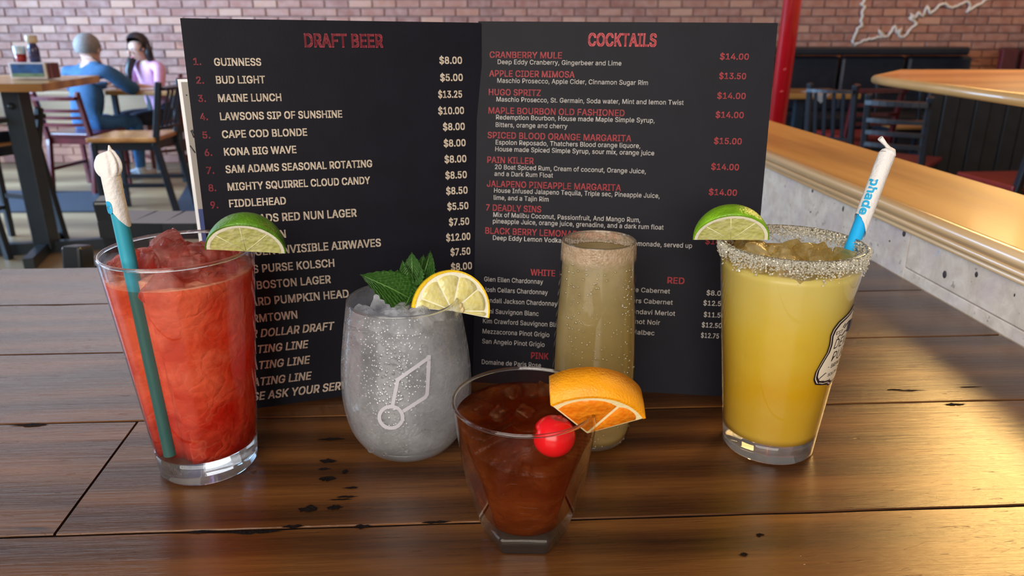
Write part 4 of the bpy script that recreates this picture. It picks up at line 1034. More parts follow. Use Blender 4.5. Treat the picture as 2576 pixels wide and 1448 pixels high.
def rim_ring(r, z, tr=.0011):
    bm = B(); n, m = 96, 10; R_ = []
    for i in range(n):
        a = 2*PI*i/n; R_.append([bm.verts.new(((r+tr*math.cos(b))*math.cos(a), (r+tr*math.cos(b))*math.sin(a), z+tr*math.sin(b))) for b in [2*PI*k/m for k in range(m)]])
    for i in range(n):
        for k in range(m):
            f = bm.faces.new((R_[i][k], R_[(i+1) % n][k], R_[(i+1) % n][(k+1) % m], R_[i][(k+1) % m])); f.smooth = True
    return bm
def surface_lathe(prof, z0, z1, inset, seg=96, bumpy=0.0, seed=0, n=26, cap=True, rfun=None):
    """liquid body between z0 and z1 following the inside of the glass"""
    bm = B(); pr = [(0, z0)]
    for k in range(n+1):
        z = z0+(z1-z0)*k/n; pr.append((max(.001, interp(prof, z)-inset), z))
    rings = lathe(bm, pr, seg, rfun)
    top = rings[-1]; prev = top
    for j in range(1, 10):
        f = 1-j/10; cur = []
        for k, v in enumerate(top):
            x, y = v.co.x*f, v.co.y*f
            cur.append(bm.verts.new((x, y, z1 + bumpy*mnoise.noise(Vector((x*90+seed, y*90, seed*1.7)))*(1-f**4))))
        for k in range(seg):
            ff = bm.faces.new((prev[k], prev[(k+1) % seg], cur[(k+1) % seg], cur[k])); ff.smooth = True
        prev = cur
    bm.faces.new(prev)
    return bm
def ice_cube(s, seed, sub=3, amp=.16):
    r2 = random.Random(seed); bm = B(); bmesh.ops.create_cube(bm, size=1)
    bmesh.ops.subdivide_edges(bm, edges=bm.edges, cuts=sub, use_grid_fill=True)
    ax = [r2.uniform(.75, 1.15) for _ in range(3)]
    for v in bm.verts:
        n_ = v.co.normalized(); v.co = v.co.lerp(n_*.62, .30)
        v.co += n_*mnoise.noise(v.co*2.2+Vector((seed*3.1, 0, 0)))*amp
        v.co = Vector((v.co.x*ax[0], v.co.y*ax[1], v.co.z*ax[2]))*s
    for f in bm.faces: f.smooth = False
    bmesh.ops.bevel(bm, geom=[e for e in bm.edges if e.calc_face_angle(0) > .5], offset=s*.05, segments=1, affect='EDGES')
    return bm
def add_ice(par, mat, n, rad, z, s, seed, spread=1.0, positions=None, dz=.006, avoid=None):
    r2 = random.Random(seed)
    for i in range(n):
        if positions: x, y, zz_, ss = positions[i]
        else:
            a = i*2.399+seed; rr = rad*math.sqrt((i+.5)/n)*spread; x, y = rr*math.cos(a), rr*math.sin(a); zz_ = z+r2.uniform(-dz, dz); ss = s*r2.uniform(.75, 1.15)
        if avoid is not None and math.hypot(x-avoid[0], y-avoid[1]) < avoid[2]: continue
        o = obj('ice_cube', ice_cube(ss, seed*7+i), mat, None, (x, y, zz_)); o.rotation_euler = [r2.uniform(0, 6.28) for _ in range(3)]
        o.parent = par
def base_slab(prof, t_, rfun=None):
    bm = B(); pr = [(0, 0)]+[(interp(prof, z)-.0001, z) for z in (0.0002, .002, .005, .009, t_)]+[(interp(prof, t_)-.0022, t_+.0004), ((interp(prof, t_)-.003)*.6, t_-.0006), (0, t_-.001)]
    lathe(bm, pr, 96, rfun); return bm

# ---- profiles (r, z)
pint_prof = [(.0290, 0), (.0305, .0015), (.0318, .016), (.0442, .1467)]
pintR = [(.0285, 0), (.0300, .0015), (.0314, .016), (.0445, .1444)]
def pint(name, label, c, prof, liq, lvl, icem, base_t, rf=None, film=None):
    H = prof[-1][1]
    t = thing(name, label, 'drink', c)
    bm = B(); lathe(bm, [p for p in prof if p[1] >= .001]+[], 96); lathe(bm, [(interp(prof, z)-.0020, z) for z in (lvl+.001, prof[-1][1])], 96)
    obj('glass', bm, 'pint_glass', t)
    obj('glass_base', base_slab(prof, base_t), 'clear_base', t)
    obj('glass_rim', rim_ring(prof[-1][0]-.0010, H), 'rim_glass', t)
    obj('drink', surface_lathe(prof, base_t+.0004, lvl, .0009, bumpy=.004, seed=3, seg=160 if rf else 96, rfun=rf), liq, t)
    if film:
        bm = B(); lathe(bm, [(interp(prof, z)-.0004, z) for z in (base_t+.0004, .04, .08, lvl)], 96); obj('drink_surface', bm, film, t)
    return t

CR = Vector((-.2018, .4295, T))
q = G(413, 1150, T+.019)-CR; q.z = 0
if q.length > .0262: q = q.normalized()*.0262
b_l = CR+Vector((q.x, q.y, .019))
m_l = G(328, 672, T+.142); qq = m_l-CR; h_ = math.hypot(qq.x, qq.y); print('straw mid radius', h_, q.length)
if h_ > .0385: m_l = CR+Vector((qq.x*.0385/h_, qq.y*.0385/h_, qq.z))
ax = (m_l-b_l).normalized(); ax_l = ax
def dent(r, z, a):
    p = b_l-CR+ax_l*((z-.019)/ax_l.z); c_, s_ = math.cos(a), math.sin(a); t_a = p.x*c_+p.y*s_; pe = (p.x*s_-p.y*c_)
    if t_a > 0 and -.0046 < pe < .016: return min(r, t_a-.0005+max(0, pe-.009)*1.2)
    return r
red = pint('red_cocktail', 'tall pint glass of red iced cocktail at the left', CR, pint_prof, 'red_drink', .134, 'ice_red', .0165, dent, 'red_tint')
av = ((m_l-CR).x+.003, (m_l-CR).y-.006, .0165)
add_ice(red, 'ice_red', 17, .031, .135, .019, 5, 1.0, dz=.004, avoid=av)
add_ice(red, 'ice_red', 7, .024, .143, .017, 9, .9, dz=.004, avoid=av)
CYL = Vector((.1778, .4528, T))
yel = pint('yellow_margarita', 'pint glass of yellow margarita with a salted rim at the right', CYL, pintR, 'yellow_drink', .1325, 'ice_yellow', .0145)
add_ice(yel, 'ice_yellow', 11, .034, .132, .019, 12, 1.0, dz=.003)
# salt
SV, SF = [], []; r2 = random.Random(5)
for k in range(7000):
    a = r2.uniform(0, 2*PI); low = .0085+.0045*mnoise.noise(Vector((math.cos(a)*3, math.sin(a)*3, 2)))
    zz_ = .1450 - abs(r2.gauss(0, .5))*low; zz_ = max(zz_, .1444-.014)
    out = r2.choice([0, 0, 0, 1]); rr = interp(pintR, min(zz_, .1444)) + (r2.uniform(-.0002, .0016) if not out else -.0022-r2.uniform(0, .0008))
    if zz_ > .1442: rr = .0445-r2.uniform(-.0008, .0028)
    s_ = r2.uniform(.0003, .0010)
    R_ = Matrix.Rotation(r2.uniform(0, 3), 3, Vector((r2.random(), r2.random(), r2.random()+.01)).normalized())
    n0 = len(SV); c_ = Vector((rr*math.cos(a), rr*math.sin(a), zz_)); s2 = s_*r2.uniform(.7, 1.2)
    SV += [c_+R_ @ Vector((x*s_, y*s2, z*s_)) for x in (-.5, .5) for y in (-.5, .5) for z in (-.5, .5)]
    SF += [tuple(n0+i for i in f) for f in ((0, 1, 3, 2), (4, 6, 7, 5), (0, 4, 5, 1), (2, 3, 7, 6), (0, 2, 6, 4), (1, 5, 7, 3))]
me = bpy.data.meshes.new('salt_rim'); me.from_pydata(SV, [], SF); me.materials.append(M['salt'])
o = bpy.data.objects.new('salt_rim', me); COL.objects.link(o); o.parent = yel; o['kind'] = 'stuff'

# badge on the margarita glass
def cone_pt(prof, az, z, off=0.0):
    r = interp(prof, z)+off; return Vector((r*math.cos(az), r*math.sin(az), z))
AZ0 = math.radians(-111.5+76); BW, BH_, BZ = math.radians(38), .0275, .0850
half = [(0.0, .0), (.06, .16), (.10, .40), (.14, .62), (.22, .76), (.30, .80), (.42, .76), (.52, .78), (.64, .90), (.76, 1.0), (.86, 1.0), (.93, .90), (.955, .66), (.97, .45), (1.0, .34)]
def badge_fill(bm, sc_, off, mi=0):
    rows_ = []
    for k in range(41):
        t = k/40
        for (t0, h0), (t1, h1) in zip(half, half[1:]):
            if t0 <= t <= t1: h = h0+(h1-h0)*(t-t0)/(t1-t0); break
        h = max(.001, h-(1-sc_)*1.0) if sc_ < 1 else h
        tt = .5+(t-.5)*sc_
        z = BZ+BH_-2*BH_*tt
        rows_.append([bm.verts.new(cone_pt(pintR, AZ0+BW*h*(j/12-1), z, off)) for j in range(25)])
    for A, C in zip(rows_, rows_[1:]):
        for j in range(24): f = bm.faces.new((A[j], A[j+1], C[j+1], C[j])); f.material_index = mi; f.smooth = True
bdg = None
bm = B(); badge_fill(bm, 1.0, .00020); bdg = obj('badge', bm, 'badge_ink', yel)
bm = B(); badge_fill(bm, .965, .00028); obj('badge_ring', bm, 'badge_cream', bdg)
bm = B(); badge_fill(bm, .945, .00036); obj('badge_band', bm, 'badge_ink', bdg)
bm = B(); badge_fill(bm, .895, .00044); obj('badge_field', bm, 'badge_cream', bdg)
bm = B()
def badge_text(s, z, cap, x0=None, xc=0.0, w=None, off=.01, shear=.15):
    g = text_geo(s, off, shear); ww = w or g[2]*cap; k = ww/g[2]; r = interp(pintR, BZ)
    xa = x0 if x0 is not None else xc-ww/2
    put_text(bm, g, lambda x, y: cone_pt(pintR, AZ0+(xa+x*k)/r, z+y*cap, .00052))
badge_text('DEVIL\'S', BZ+.0005, .0066, xc=0, w=.030, off=.0); badge_text('PURSE', BZ-.0085, .0066, xc=0, w=.028, off=.0)
badge_text('EST', BZ+.0105, .0024, x0=-.0160, w=.0065, shear=0); badge_text('2012', BZ+.0105, .0024, x0=.0095, w=.0065, shear=0)
badge_text('- BREWING CO -', BZ-.0135, .0028, xc=0, w=.031, shear=0); badge_text('SOUTH DENNIS', BZ-.0195, .0022, xc=0, w=.027, shear=0)
def badge_line(pts, r=.0003):
    rr = interp(pintR, BZ); P_ = [cone_pt(pintR, AZ0+x/rr, BZ+z, .0005) for x, z in pts]; tube(bm, P_, r, 6)
badge_line([(-.021, -.0225), (-.0225, -.0205), (-.0205, -.0185), (-.017, -.0163), (.0, -.0158), (.017, -.0163), (.0205, -.0185), (.0225, -.0205), (.021, -.0225)])
badge_line([(-.010, -.0226), (.010, -.0226)])
badge_line([(-.0085, .0165), (-.0105, .0145), (-.0085, .0135), (-.0065, .0155), (-.004, .0165)], .0003)
badge_line([(-.0125, .0072), (-.0135, .0085), (-.0115, .0095), (-.009, .0085), (-.0065, .0105), (-.004, .0105)], .0003)
for yy in range(6): badge_line([(-.0045+yy*.0003, .016-yy*.0012), (.0045-yy*.0003, .016-yy*.0012)], .0009)
obj('badge_print', bm, 'badge_ink', bdg, fix=False)

# ---- gin and tonic in a stemless wine glass
wine_prof = smooth([(.0180, 0), (.0255, .0012), (.0325, .0070), (.0390, .0180), (.0425, .0330), (.0434, .0480), (.0424, .0660), (.0396, .0860), (.0362, .1074)], 5)
wine_prof = [(r, max(0, z)) for r, z in wine_prof]
CW = Vector((-.0709, .4518, T))
gin = thing('gin_and_tonic', 'frosted stemless glass of clear iced drink with mint and lemon', 'drink', CW)
bm = B(); lathe(bm, [(0, .0001)]+wine_prof, 96); obj('glass', bm, 'frosted_glass', gin)
obj('glass_rim', rim_ring(wine_prof[-1][0]-.0008, .1074, .0009), 'rim_glass', gin)
bm = B(); lathe(bm, [(0, .0008)]+[(r-.0008, z+.0004) for r, z in wine_prof if .0012 <= z <= .010]+[(interp(wine_prof, .0105)-.003, .0105), (0, .0090)], 96); obj('glass_base', bm, 'clear_base', gin)
obj('drink', surface_lathe(wine_prof, .0112, .0935, .0016, bumpy=.002, seed=8), 'gin_tonic', gin)
add_ice(gin, 'ice_clear', 12, .0255, .0945, .016, 21, 1.0, dz=.003)
# interior ice, close to the wall so that it can be seen
# etched outline on the glass
def etched(bm, pts, wpx, closed=False):
    L = []
    for a, b in zip(pts, pts[1:]):
        n = max(2, int(math.hypot(b[0]-a[0], b[1]-a[1])/6)); L += [(a[0]+(b[0]-a[0])*k/n, a[1]+(b[1]-a[1])*k/n) for k in range(n)]
    L.append(pts[-1]); prev = None
    for i, (x, y) in enumerate(L):
        x0, y0 = L[max(i-1, 0)]; x1, y1 = L[min(i+1, len(L)-1)]
        if closed and i in (0, len(L)-1): x0, y0 = L[-2]; x1, y1 = L[1]
        dx_, dy_ = x1-x0, y1-y0; q = math.hypot(dx_, dy_) or 1; nx, ny = -dy_/q*wpx/2, dx_/q*wpx/2
        pr_ = []
        for s_ in (-1, 1):
            p, qv = hit_rev(x+nx*s_, y+ny*s_, CW, wine_prof); rad = Vector((qv.x, qv.y, 0)).normalized(); pr_.append(bm.verts.new(rad*(interp(wine_prof, qv.z)+.0003)+Vector((0, 0, qv.z))))
        if prev: bm.faces.new((prev[0], prev[1], pr_[1], pr_[0]))
        prev = pr_
bm = B(); etched(bm, [(984+29*math.cos(a), 1048+27*math.sin(a)) for a in [2*PI*k/40 for k in range(41)]], 9, True)
etched(bm, [(988, 1018), (1000, 958), (1004, 951), (1076, 900)], 9); etched(bm, [(1079, 892), (1074, 990), (1069, 998), (1014, 1033)], 9); etched(bm, [(996, 956), (1006, 950)], 9)
obj('etched_outline', bm, 'etch_grey', gin, fix=False)
bm = B(); r2 = random.Random(2)
for k in range(150):
    px, py = r2.uniform(870, 1165), r2.uniform(820, 1150)
    p, q = hit_rev(px, py, CW, wine_prof)
    if q.z < .002 or q.z > .1: continue
    rad = Vector((q.x, q.y, 0)).normalized(); ball(bm, rad*(interp(wine_prof, q.z)+.0001)+Vector((0, 0, q.z)), r2.uniform(.0003, .0008), 1)
for px, py, s_ in ((934, 1131, .0024), (967, 1143, .0018), (1021, 1133, .0016), (982, 1162, .0022), (1064, 870, .0012)):
    p, q = hit_rev(px, py, CW, wine_prof); rad = Vector((q.x, q.y, 0)).normalized(); ball(bm, rad*(interp(wine_prof, max(q.z, .003)))+Vector((0, 0, max(q.z, .003))), s_, 2, (1, 1, .8))
o = obj('droplets', bm, 'droplet', gin); o['kind'] = 'stuff'

# ---- flute
fl_prof = smooth([(.0150, 0), (.0205, .0010), (.0245, .0060), (.0268, .0160), (.0280, .0340), (.0280, .0600), (.0268, .0900), (.0250, .1180), (.0234, .1445)], 5)
fl_prof = [(r, max(0, z)) for r, z in fl_prof]
CF = Vector((.0559, .4590, T))
flu = thing('sparkling_cider_flute', 'stemless flute of pale bubbly drink with a sugared rim', 'drink', CF)
bm = B(); lathe(bm, [(0, .0001)]+fl_prof, 96); obj('glass', bm, 'flute_glass', flu)
obj('glass_rim', rim_ring(fl_prof[-1][0]-.0006, .1445, .0007), 'rim_glass', flu)
bm = B(); lathe(bm, [(0, .0006)]+[(r-.0006, z+.0003) for r, z in fl_prof if .0010 <= z <= .006]+[(interp(fl_prof, .0062)-.003, .0062), (0, .0052)], 96); obj('glass_base', bm, 'clear_base', flu)
obj('drink', surface_lathe(fl_prof, .0066, .1372, .0012, bumpy=0, seed=4), 'sparkling_cider', flu)
t_ = NT('sugar_film'); co_ = t_.coords(); vo_ = t_.n('TexVoronoi', i_Scale=700.0); t_.l(co_, vo_.inputs['Vector'])
d_ = t_.principled(t_.mixc(t_.noise(co_, 260, 3), (0.42, 0.25, 0.13), (0.74, 0.60, 0.44)), 0.3, t_.bump(vo_.outputs['Distance'], .6, .0006))
tr_ = t_.n('BsdfTransparent'); mx_ = t_.n('MixShader'); sx_ = t_.n('SeparateXYZ'); t_.l(co_, sx_.inputs[0])
edge_ = t_.math('ADD', sx_.outputs[2], t_.math('MULTIPLY', t_.math('SUBTRACT', t_.noise(co_, 60, 2), .5), .010))
fz_ = t_.ramp(t_.math('DIVIDE', edge_, .15), [(.875, 0.0), (.91, .62)]); t_.l(t_.math('MULTIPLY', fz_, t_.ramp(t_.noise(co_, 500, 3), [(.25, .55), (.6, 1.0)])), mx_.inputs[0])
t_.l(tr_.outputs[0], mx_.inputs[1]); t_.l(d_, mx_.inputs[2]); t_.done(mx_.outputs[0])
bm = B(); lathe(bm, [(interp(fl_prof, z)+.0004, z) for z in [.126+.0185*k/12 for k in range(13)]], 96); obj('sugar_rim', bm, 'sugar_film', flu, fix=False)
bm = B(); r2 = random.Random(8)
for k in range(300):
    px, py = r2.choice([r2.uniform(1425, 1590), r2.gauss(1440, 12), r2.gauss(1580, 8), r2.gauss(1490, 30)]), r2.uniform(650, 1135)
    p, q = hit_rev(px, py, CF, fl_prof)
    if q.z < .004 or q.z > .135 or math.hypot(q.x, q.y) > .035: continue
    rad = Vector((q.x, q.y, 0)).normalized(); ball(bm, rad*(interp(fl_prof, q.z)-.0006)+Vector((0, 0, q.z)), r2.uniform(.0004, .0011), 1)
for k in range(40):
    a = r2.uniform(0, 2*PI); ball(bm, (.0215*math.cos(a), .0215*math.sin(a), .1374), r2.uniform(.0005, .0011), 1)
o = obj('bubbles', bm, 'bubble', flu); o['kind'] = 'stuff'

# ---- rocks glass
HR = .0836
rk_prof = [(.0285, 0), (.0290, .0012), (.0401, HR)]
CK = Vector((.0075, .3573, T))
AZC = math.atan2(-CK.y, -CK.x)
def facet(r, z, a):
    k = round((a-AZC)/(PI/3)); da = a-(AZC+k*PI/3); ap = (.0212+.245*max(z, 0))
    return min(r, ap/math.cos(da))
rks = thing('old_fashioned', 'faceted rocks glass of amber drink in the foreground', 'drink', CK)
bm = B(); lathe(bm, [(interp(rk_prof, z), z) for z in [.001+(HR-.001)*k/40 for k in range(41)]], 144, facet); obj('glass', bm, 'tumbler_glass', rks)
obj('glass_rim', rim_ring(.0391, HR, .0010), 'rim_glass', rks)
def facet_in(r, z, a): return min(r, facet(interp(rk_prof, z), z, a)-.0001)
bm = B(); lathe(bm, [(0, 0), (.024, 0.0), (.0292, .0012), (.0300, .006), (.0305, .0105), (.0188, .0120), (.012, .0108), (0, .0105)], 144, lambda r, z, a: min(r, facet(r, z, a)-.0001)); obj('glass_base', bm, 'tumbler_base', rks)
pc = G(1393, 1100, T+.0690)-CK
rr_ = math.hypot(pc.x, pc.y); lim = .0245
if rr_ > lim: pc.x *= lim/rr_; pc.y *= lim/rr_
def ink_r(r, z, a):
    r = min(r, facet(interp(rk_prof, z), z, a)-.0011)
    dz = abs(z-.0700)
    if dz < .0118:
        w = math.sqrt(.0118**2-dz*dz); t_a = pc.x*math.cos(a)+pc.y*math.sin(a); pe = pc.x*math.sin(a)-pc.y*math.cos(a)
        if t_a > 0 and -(w+.010) < pe < w: r = min(r, t_a+.002+max(0, -pe-w)*.8)
    return r
ink = [(.0222, .0122), (.0270, .02), (.0342, .045), (.0381, .0755), (.0392, .0836)]
bm = surface_lathe(ink, .0124, .0755, .0002, bumpy=.0015, seed=6, seg=144, rfun=ink_r, n=60); obj('drink', bm, 'bourbon', rks)
pk = []
for px, py in ((1215, 985), (1285, 990), (1335, 985), (1215, 1035), (1262, 1045), (1175, 1010), (1320, 1040), (1370, 985), (1240, 960), (1310, 955)):
    p = G(px, py, T+.076); q = p-CK
    if math.hypot(q.x, q.y) < .033: pk.append((q.x, q.y, .0752, .0105))
add_ice(rks, 'ice_amber', len(pk), 0, 0, 0, 31, positions=pk)
t = thing('maraschino_cherry', 'bright red cherry floating in the amber drink', 'cherry', CK+Vector((pc.x, pc.y, .0700)))
bm = B(); ball(bm, (0, 0, 0), .0112, 4, (1.02, 1, .98))
for v in bm.verts:
    d_ = (v.co-Vector((.003, .002, .011))).length; v.co -= v.co.normalized()*max(0, .005-d_)*.5
obj('fruit', bm, 'cherry_red', t)
bm = B(); ball(bm, (.003, .002, .0102), .0016, 2, (1, 1, .4)); obj('stem_scar', bm, 'sauce_red', t)

# ================================================================ GARNISHES
def wheel(t, R_, th, a0, a1, nseg, peel, pithm, fleshm, pt=.0014, pw=.0022, core=.0012, gap=.0007):
    """slice lying in the local XZ plane, thickness along Y; angles in degrees"""
    a0, a1 = math.radians(a0), math.radians(a1)
    def sector(bm, r0, r1, A0, A1, y0, y1, n, rough=0.0, bulge=0.0):
        V_ = []
        for i in range(n+1):
            a = A0+(A1-A0)*i/n; row = []
            for r, y in ((r0, y0), (r1, y0), (r1+bulge, (y0+y1)/2), (r1, y1), (r0, y1)):
                rr = r*(1+rough*mnoise.noise(Vector((a*6, y*200, r*300))))
                row.append(bm.verts.new((rr*math.cos(a), y, rr*math.sin(a))))
            V_.append(row)
        for A, C in zip(V_, V_[1:]):
            for j in range(5): f = bm.faces.new((A[j], A[(j+1) % 5], C[(j+1) % 5], C[j])); f.smooth = (j in (1, 2))
        bm.faces.new(V_[0][::-1]); bm.faces.new(V_[-1])
    bm = B(); sector(bm, R_-pt, R_, a0, a1, -th/2, th/2, 48, .006, .0004); obj('peel', bm, peel, t)
    bm = B(); sector(bm, 0.0002, R_-pt, a0, a1, -th/2+.0004, th/2-.0004, 48); obj('pith', bm, pithm, t)
    n = nseg; st = 2*PI/ n
    k0 = math.floor(a0/st)
    k = k0
    while k*st < a1:
        s0, s1 = max(k*st, a0), min((k+1)*st, a1)
        if s1-s0 > .12:
            rr_, rc = R_-pt-pw, core
            bm = B(); loop = []
            ra = lambda a, r: a
            m = 8; pts = []
            d_ = gap
            # rounded segment outline
            am, hwid = (s0+s1)/2, (s1-s0)/2
            pts.append((rc*1.5, am))
            for j in range(m+1):
                f = -1+2*j/m; rad_ = rr_*(1-.06*abs(f)**3); pts.append((rad_, am+f*(hwid-d_/rr_*1.2)))
            outl_ = [(r*math.cos(a), r*math.sin(a)) for r, a in pts]
            for ys in (-1, 1):
                cen = bm.verts.new((sum(p[0] for p in outl_)/len(outl_), ys*(th/2+.0005), sum(p[1] for p in outl_)/len(outl_)))
                ring_ = [bm.verts.new((x, ys*(th/2-.0002), z)) for x, z in outl_]
                ring2 = [bm.verts.new((cen.co.x+(x-cen.co.x)*.88, ys*(th/2+.0004), cen.co.z+(z-cen.co.z)*.88)) for x, z in outl_]
                for i in range(len(ring_)):
                    j = (i+1) % len(ring_)
                    for vs in ((ring_[i], ring_[j], ring2[j], ring2[i]), (ring2[i], ring2[j], cen)):
                        f = bm.faces.new(vs); f.smooth = True
            obj('segment', bm, fleshm, t)
        k += 1

def wedge(t, R_, half_deg, peel, pithm, fleshm, stretch=1.1, pt=.0016):
    """spherical wedge, core along local X at the bottom, peel on top (+Z), cut faces to -Y and +Y"""
    ha = math.radians(half_deg); N, Mh = 28, 10
    def pt3(r, th_, ph): return Vector((r*stretch*math.cos(th_), r*math.sin(th_)*math.sin(ph), r*math.sin(th_)*math.cos(ph)))
    def body(bm, r0, r1):
        grid = [[bm.verts.new(pt3(r1, PI*i/N, -ha+2*ha*j/Mh)) for j in range(Mh+1)] for i in range(1, N)]
        e0, e1 = bm.verts.new(pt3(r1, 0, 0)), bm.verts.new(pt3(r1, PI, 0))
        for A, C in zip(grid, grid[1:]):
            for j in range(Mh): bm.faces.new((A[j], A[j+1], C[j+1], C[j])).smooth = True
        for j in range(Mh):
            bm.faces.new((e0, grid[0][j+1], grid[0][j])); bm.faces.new((e1, grid[-1][j], grid[-1][j+1]))
        for j in (0, Mh):
            rim_ = [e0]+[g[j] for g in grid]+[e1]
            inner = [bm.verts.new(pt3(r0, PI*i/N, -ha+2*ha*j/Mh)) for i in range(0, N+1)] if r0 > 0 else None
            if r0 > 0:
                for i in range(N): 
                    try: bm.faces.new((rim_[i], rim_[i+1], inner[i+1], inner[i]))
                    except ValueError: pass
            else: bm.faces.new(rim_)
    bm = B(); body(bm, R_-pt*.55, R_); obj('peel', bm, peel, t)
    bm = B(); body(bm, R_-pt*1.9, R_-pt*.5); obj('pith', bm, pithm, t)
    bm = B(); body(bm, 0, R_-pt*1.7)
    o = obj('flesh', bm, fleshm, t)
    for j, ph in ((0, -ha), (1, ha)):       # segment membranes on the two cut faces
        for k in range(1, 4):
            th_ = PI*k/4+.12; n_ = Vector((0, -math.cos(ph)*(-1 if ph < 0 else 1)*0, 0))
            off = Vector((0, math.copysign(1, ph)*math.cos(ha), -math.sin(ha)))*.0002
            bm = B(); tube(bm, [pt3(.0012, th_, ph)+off*.3, pt3(R_-pt*1.8, th_, ph)+off*.2], .00015, 6); obj('membrane', bm, pithm, t)

def basis(x, z):
    x = Vector(x).normalized(); z = Vector(z); z = (z-x*z.dot(x)).normalized(); y = z.cross(x)
    return Matrix((x, y, z)).transposed()
camR, camU, camF = Vector((1, 0, 0)), Vector((0, sp, cp)), Vector((0, cp, -sp))
# lime on the red drink
az = math.radians(0)
pz = T+.1467
p0 = G(630, 632, pz)                    # where the lime straddles the rim
lim = PY(619, 632, p0.y-.004)
t = thing('lime_wedge', 'lime wedge on the rim of the red cocktail', 'lime wedge', lim)
t.rotation_mode = 'QUATERNION'; t.rotation_quaternion = basis((1, .22, -.12), (0.02, -.04, 1)).to_quaternion()
wedge(t, .0232, 31, 'lime_peel', 'pith', 'lime_flesh', .98)
# lime on the margarita
lm = PY(1838, 603, .452)
t = thing('lime_wedge', 'bright lime wedge on the salted rim of the margarita', 'lime wedge', lm)
t.rotation_mode = 'QUATERNION'; t.rotation_quaternion = basis((1, -.12, .03), (.04, -.04, 1)).to_quaternion()
wedge(t, .0225, 31, 'lime_peel_bright', 'pith', 'lime_flesh', 1.04)
# lemon slice on the gin glass
le = PY(1134, 781, CW.y-.002)
t = thing('lemon_slice', 'half wheel of lemon on the rim of the frosted glass', 'lemon slice', le)
t.rotation_mode = 'QUATERNION'; t.rotation_quaternion = basis((.93, .40, -.16), (.02, .30, 1)).to_quaternion()
wheel(t, .0262, .0068, -10, 176, 9, 'lemon_peel', 'pith', 'lemon_flesh', pt=.0010, pw=.0019, gap=.00035)
for (x_, z_) in ((.0022, .0035), (.0035, .0010)):
    bm = B(); ball(bm, (x_+.003, -.0042, z_), .0016, 2, (.8, .6, 1.3)); obj('seed', bm, 'seed', t)
# orange wedge on the rocks glass
og = PY(1474, 1054, CK.y-.002)
t = thing('orange_wedge', 'thick orange slice on the rim of the rocks glass', 'orange slice', og)
t.rotation_mode = 'QUATERNION'; t.rotation_quaternion = basis((.97, .10, -.20), (.02, -.42, .90)).to_quaternion()
wheel(t, .0325, .0190, 38, 142, 5, 'orange_peel', 'orange_pith', 'orange_flesh', pt=.0016, pw=.0020)

# mint
mint = thing('mint_sprig', 'fresh mint sprig standing in the frosted glass', 'mint', CW+Vector((-.004, .004, .100)))
def leaf(base_, tip, nrm, wid, fold=.22, curl=.1, seed=0):
    L = (tip-base_).length; x = (tip-base_).normalized(); n_ = Vector(nrm); n_ = (n_-x*n_.dot(x)).normalized(); y = n_.cross(x)
    bm = B(); N, K = 30, 6; uvl = bm.loops.layers.uv.new('uv'); rows_ = []
    for i in range(N+1):
        f = i/N; hw_ = wid*math.sin(PI*min(1, f*1.02)**.75)**.8*(1-.25*f) if 0 < f < 1 else .0003
        tooth = 1+.10*((i % 3) == 0)-.05*((i % 3) == 1)
        row = []
        for k in range(-K, K+1):
            s_ = k/K; w_ = hw_*s_*(tooth if abs(k) == K else 1)
            vein = -.00022*math.cos((f*9-abs(s_)*2.2)*2*PI)*(abs(s_) > .05)
            p = base_ + x*(f*L+(.05*L*abs(s_)*0)) + y*w_ + n_*(abs(w_)*fold + curl*L*(f-.5)**2*-1 + vein)
            row.append((bm.verts.new(p), f, s_))
        rows_.append(row)
    for A, C in zip(rows_, rows_[1:]):
        for k in range(2*K):
            q = (A[k], A[k+1], C[k+1], C[k]); fc = bm.faces.new([v[0] for v in q]); fc.smooth = True
            for lp, v in zip(fc.loops, q): lp[uvl].uv = (v[1]*1.5, abs(v[2])*.8)
    bmesh.ops.solidify(bm, geom=list(bm.faces), thickness=.0003)
    o = obj('leaf', bm, 'mint_leaf', mint)
    bm = B(); tube(bm, [base_+n_*(-curl*L*.25+.0004), base_+x*L*.5+n_*.0005, base_+x*L*.93+n_*(-curl*L*.18+.0003)], [.0006, .0004, .0001], 6); obj('midrib', bm, 'mint_vein', o)
O = CW+Vector((-.004, .004, .100))
def mp(px, py, dy=0.0): return PY(px, py, CW.y+dy)-O
leaf(mp(1050, 757, .000), mp(908, 689, -.010), (0.1, -.8, .75), .0135, .25, .15)
leaf(mp(1034, 712, .006), mp(1012, 655, .004), (-.6, -.9, .3), .0060, .35, .1)
leaf(mp(1038, 722, .004), mp(1036, 634, .006), (.15, -1, .2), .0082, .3, .1)
leaf(mp(1058, 712, .008), mp(1084, 630, .012), (.8, -.8, .1), .0070, .45, .1)
leaf(mp(1050, 722, .012), mp(1066, 640, .018), (.2, -1, .1), .0065, .3, .1)
leaf(mp(1040, 735, .006), mp(1020, 768, -.012), (-.3, -.9, .5), .0075, .3, .1)
bm = B(); tube(bm, [mp(1042, 705, .007), mp(1046, 740, .006), mp(1050, 770, .004), mp(1052, 790, .003)], .0012, 8); obj('stem', bm, 'mint_vein', mint)

# ================================================================ STRAWS
def axis_pt(a, b, s): return a+(b-a)*s
def straw(name, label, top, bot, r, mat, wr_from, ):
    t = thing(name, label, 'straw', bot)
    bm = B(); d_ = (top-bot); rings = tube(bm, [Vector((0, 0, 0)), d_*.5, d_], r, 24, caps=False); 
    obj('tube', bm, mat, t, fix=False); return t
def wrap_pt(o_, ax, sd, up_, s, ang, r): return o_+ax*s+(sd*math.sin(ang)+up_*math.cos(ang))*r
# left straw (teal) in the red drink
def solve(px, py, z): return G(px, py, z)
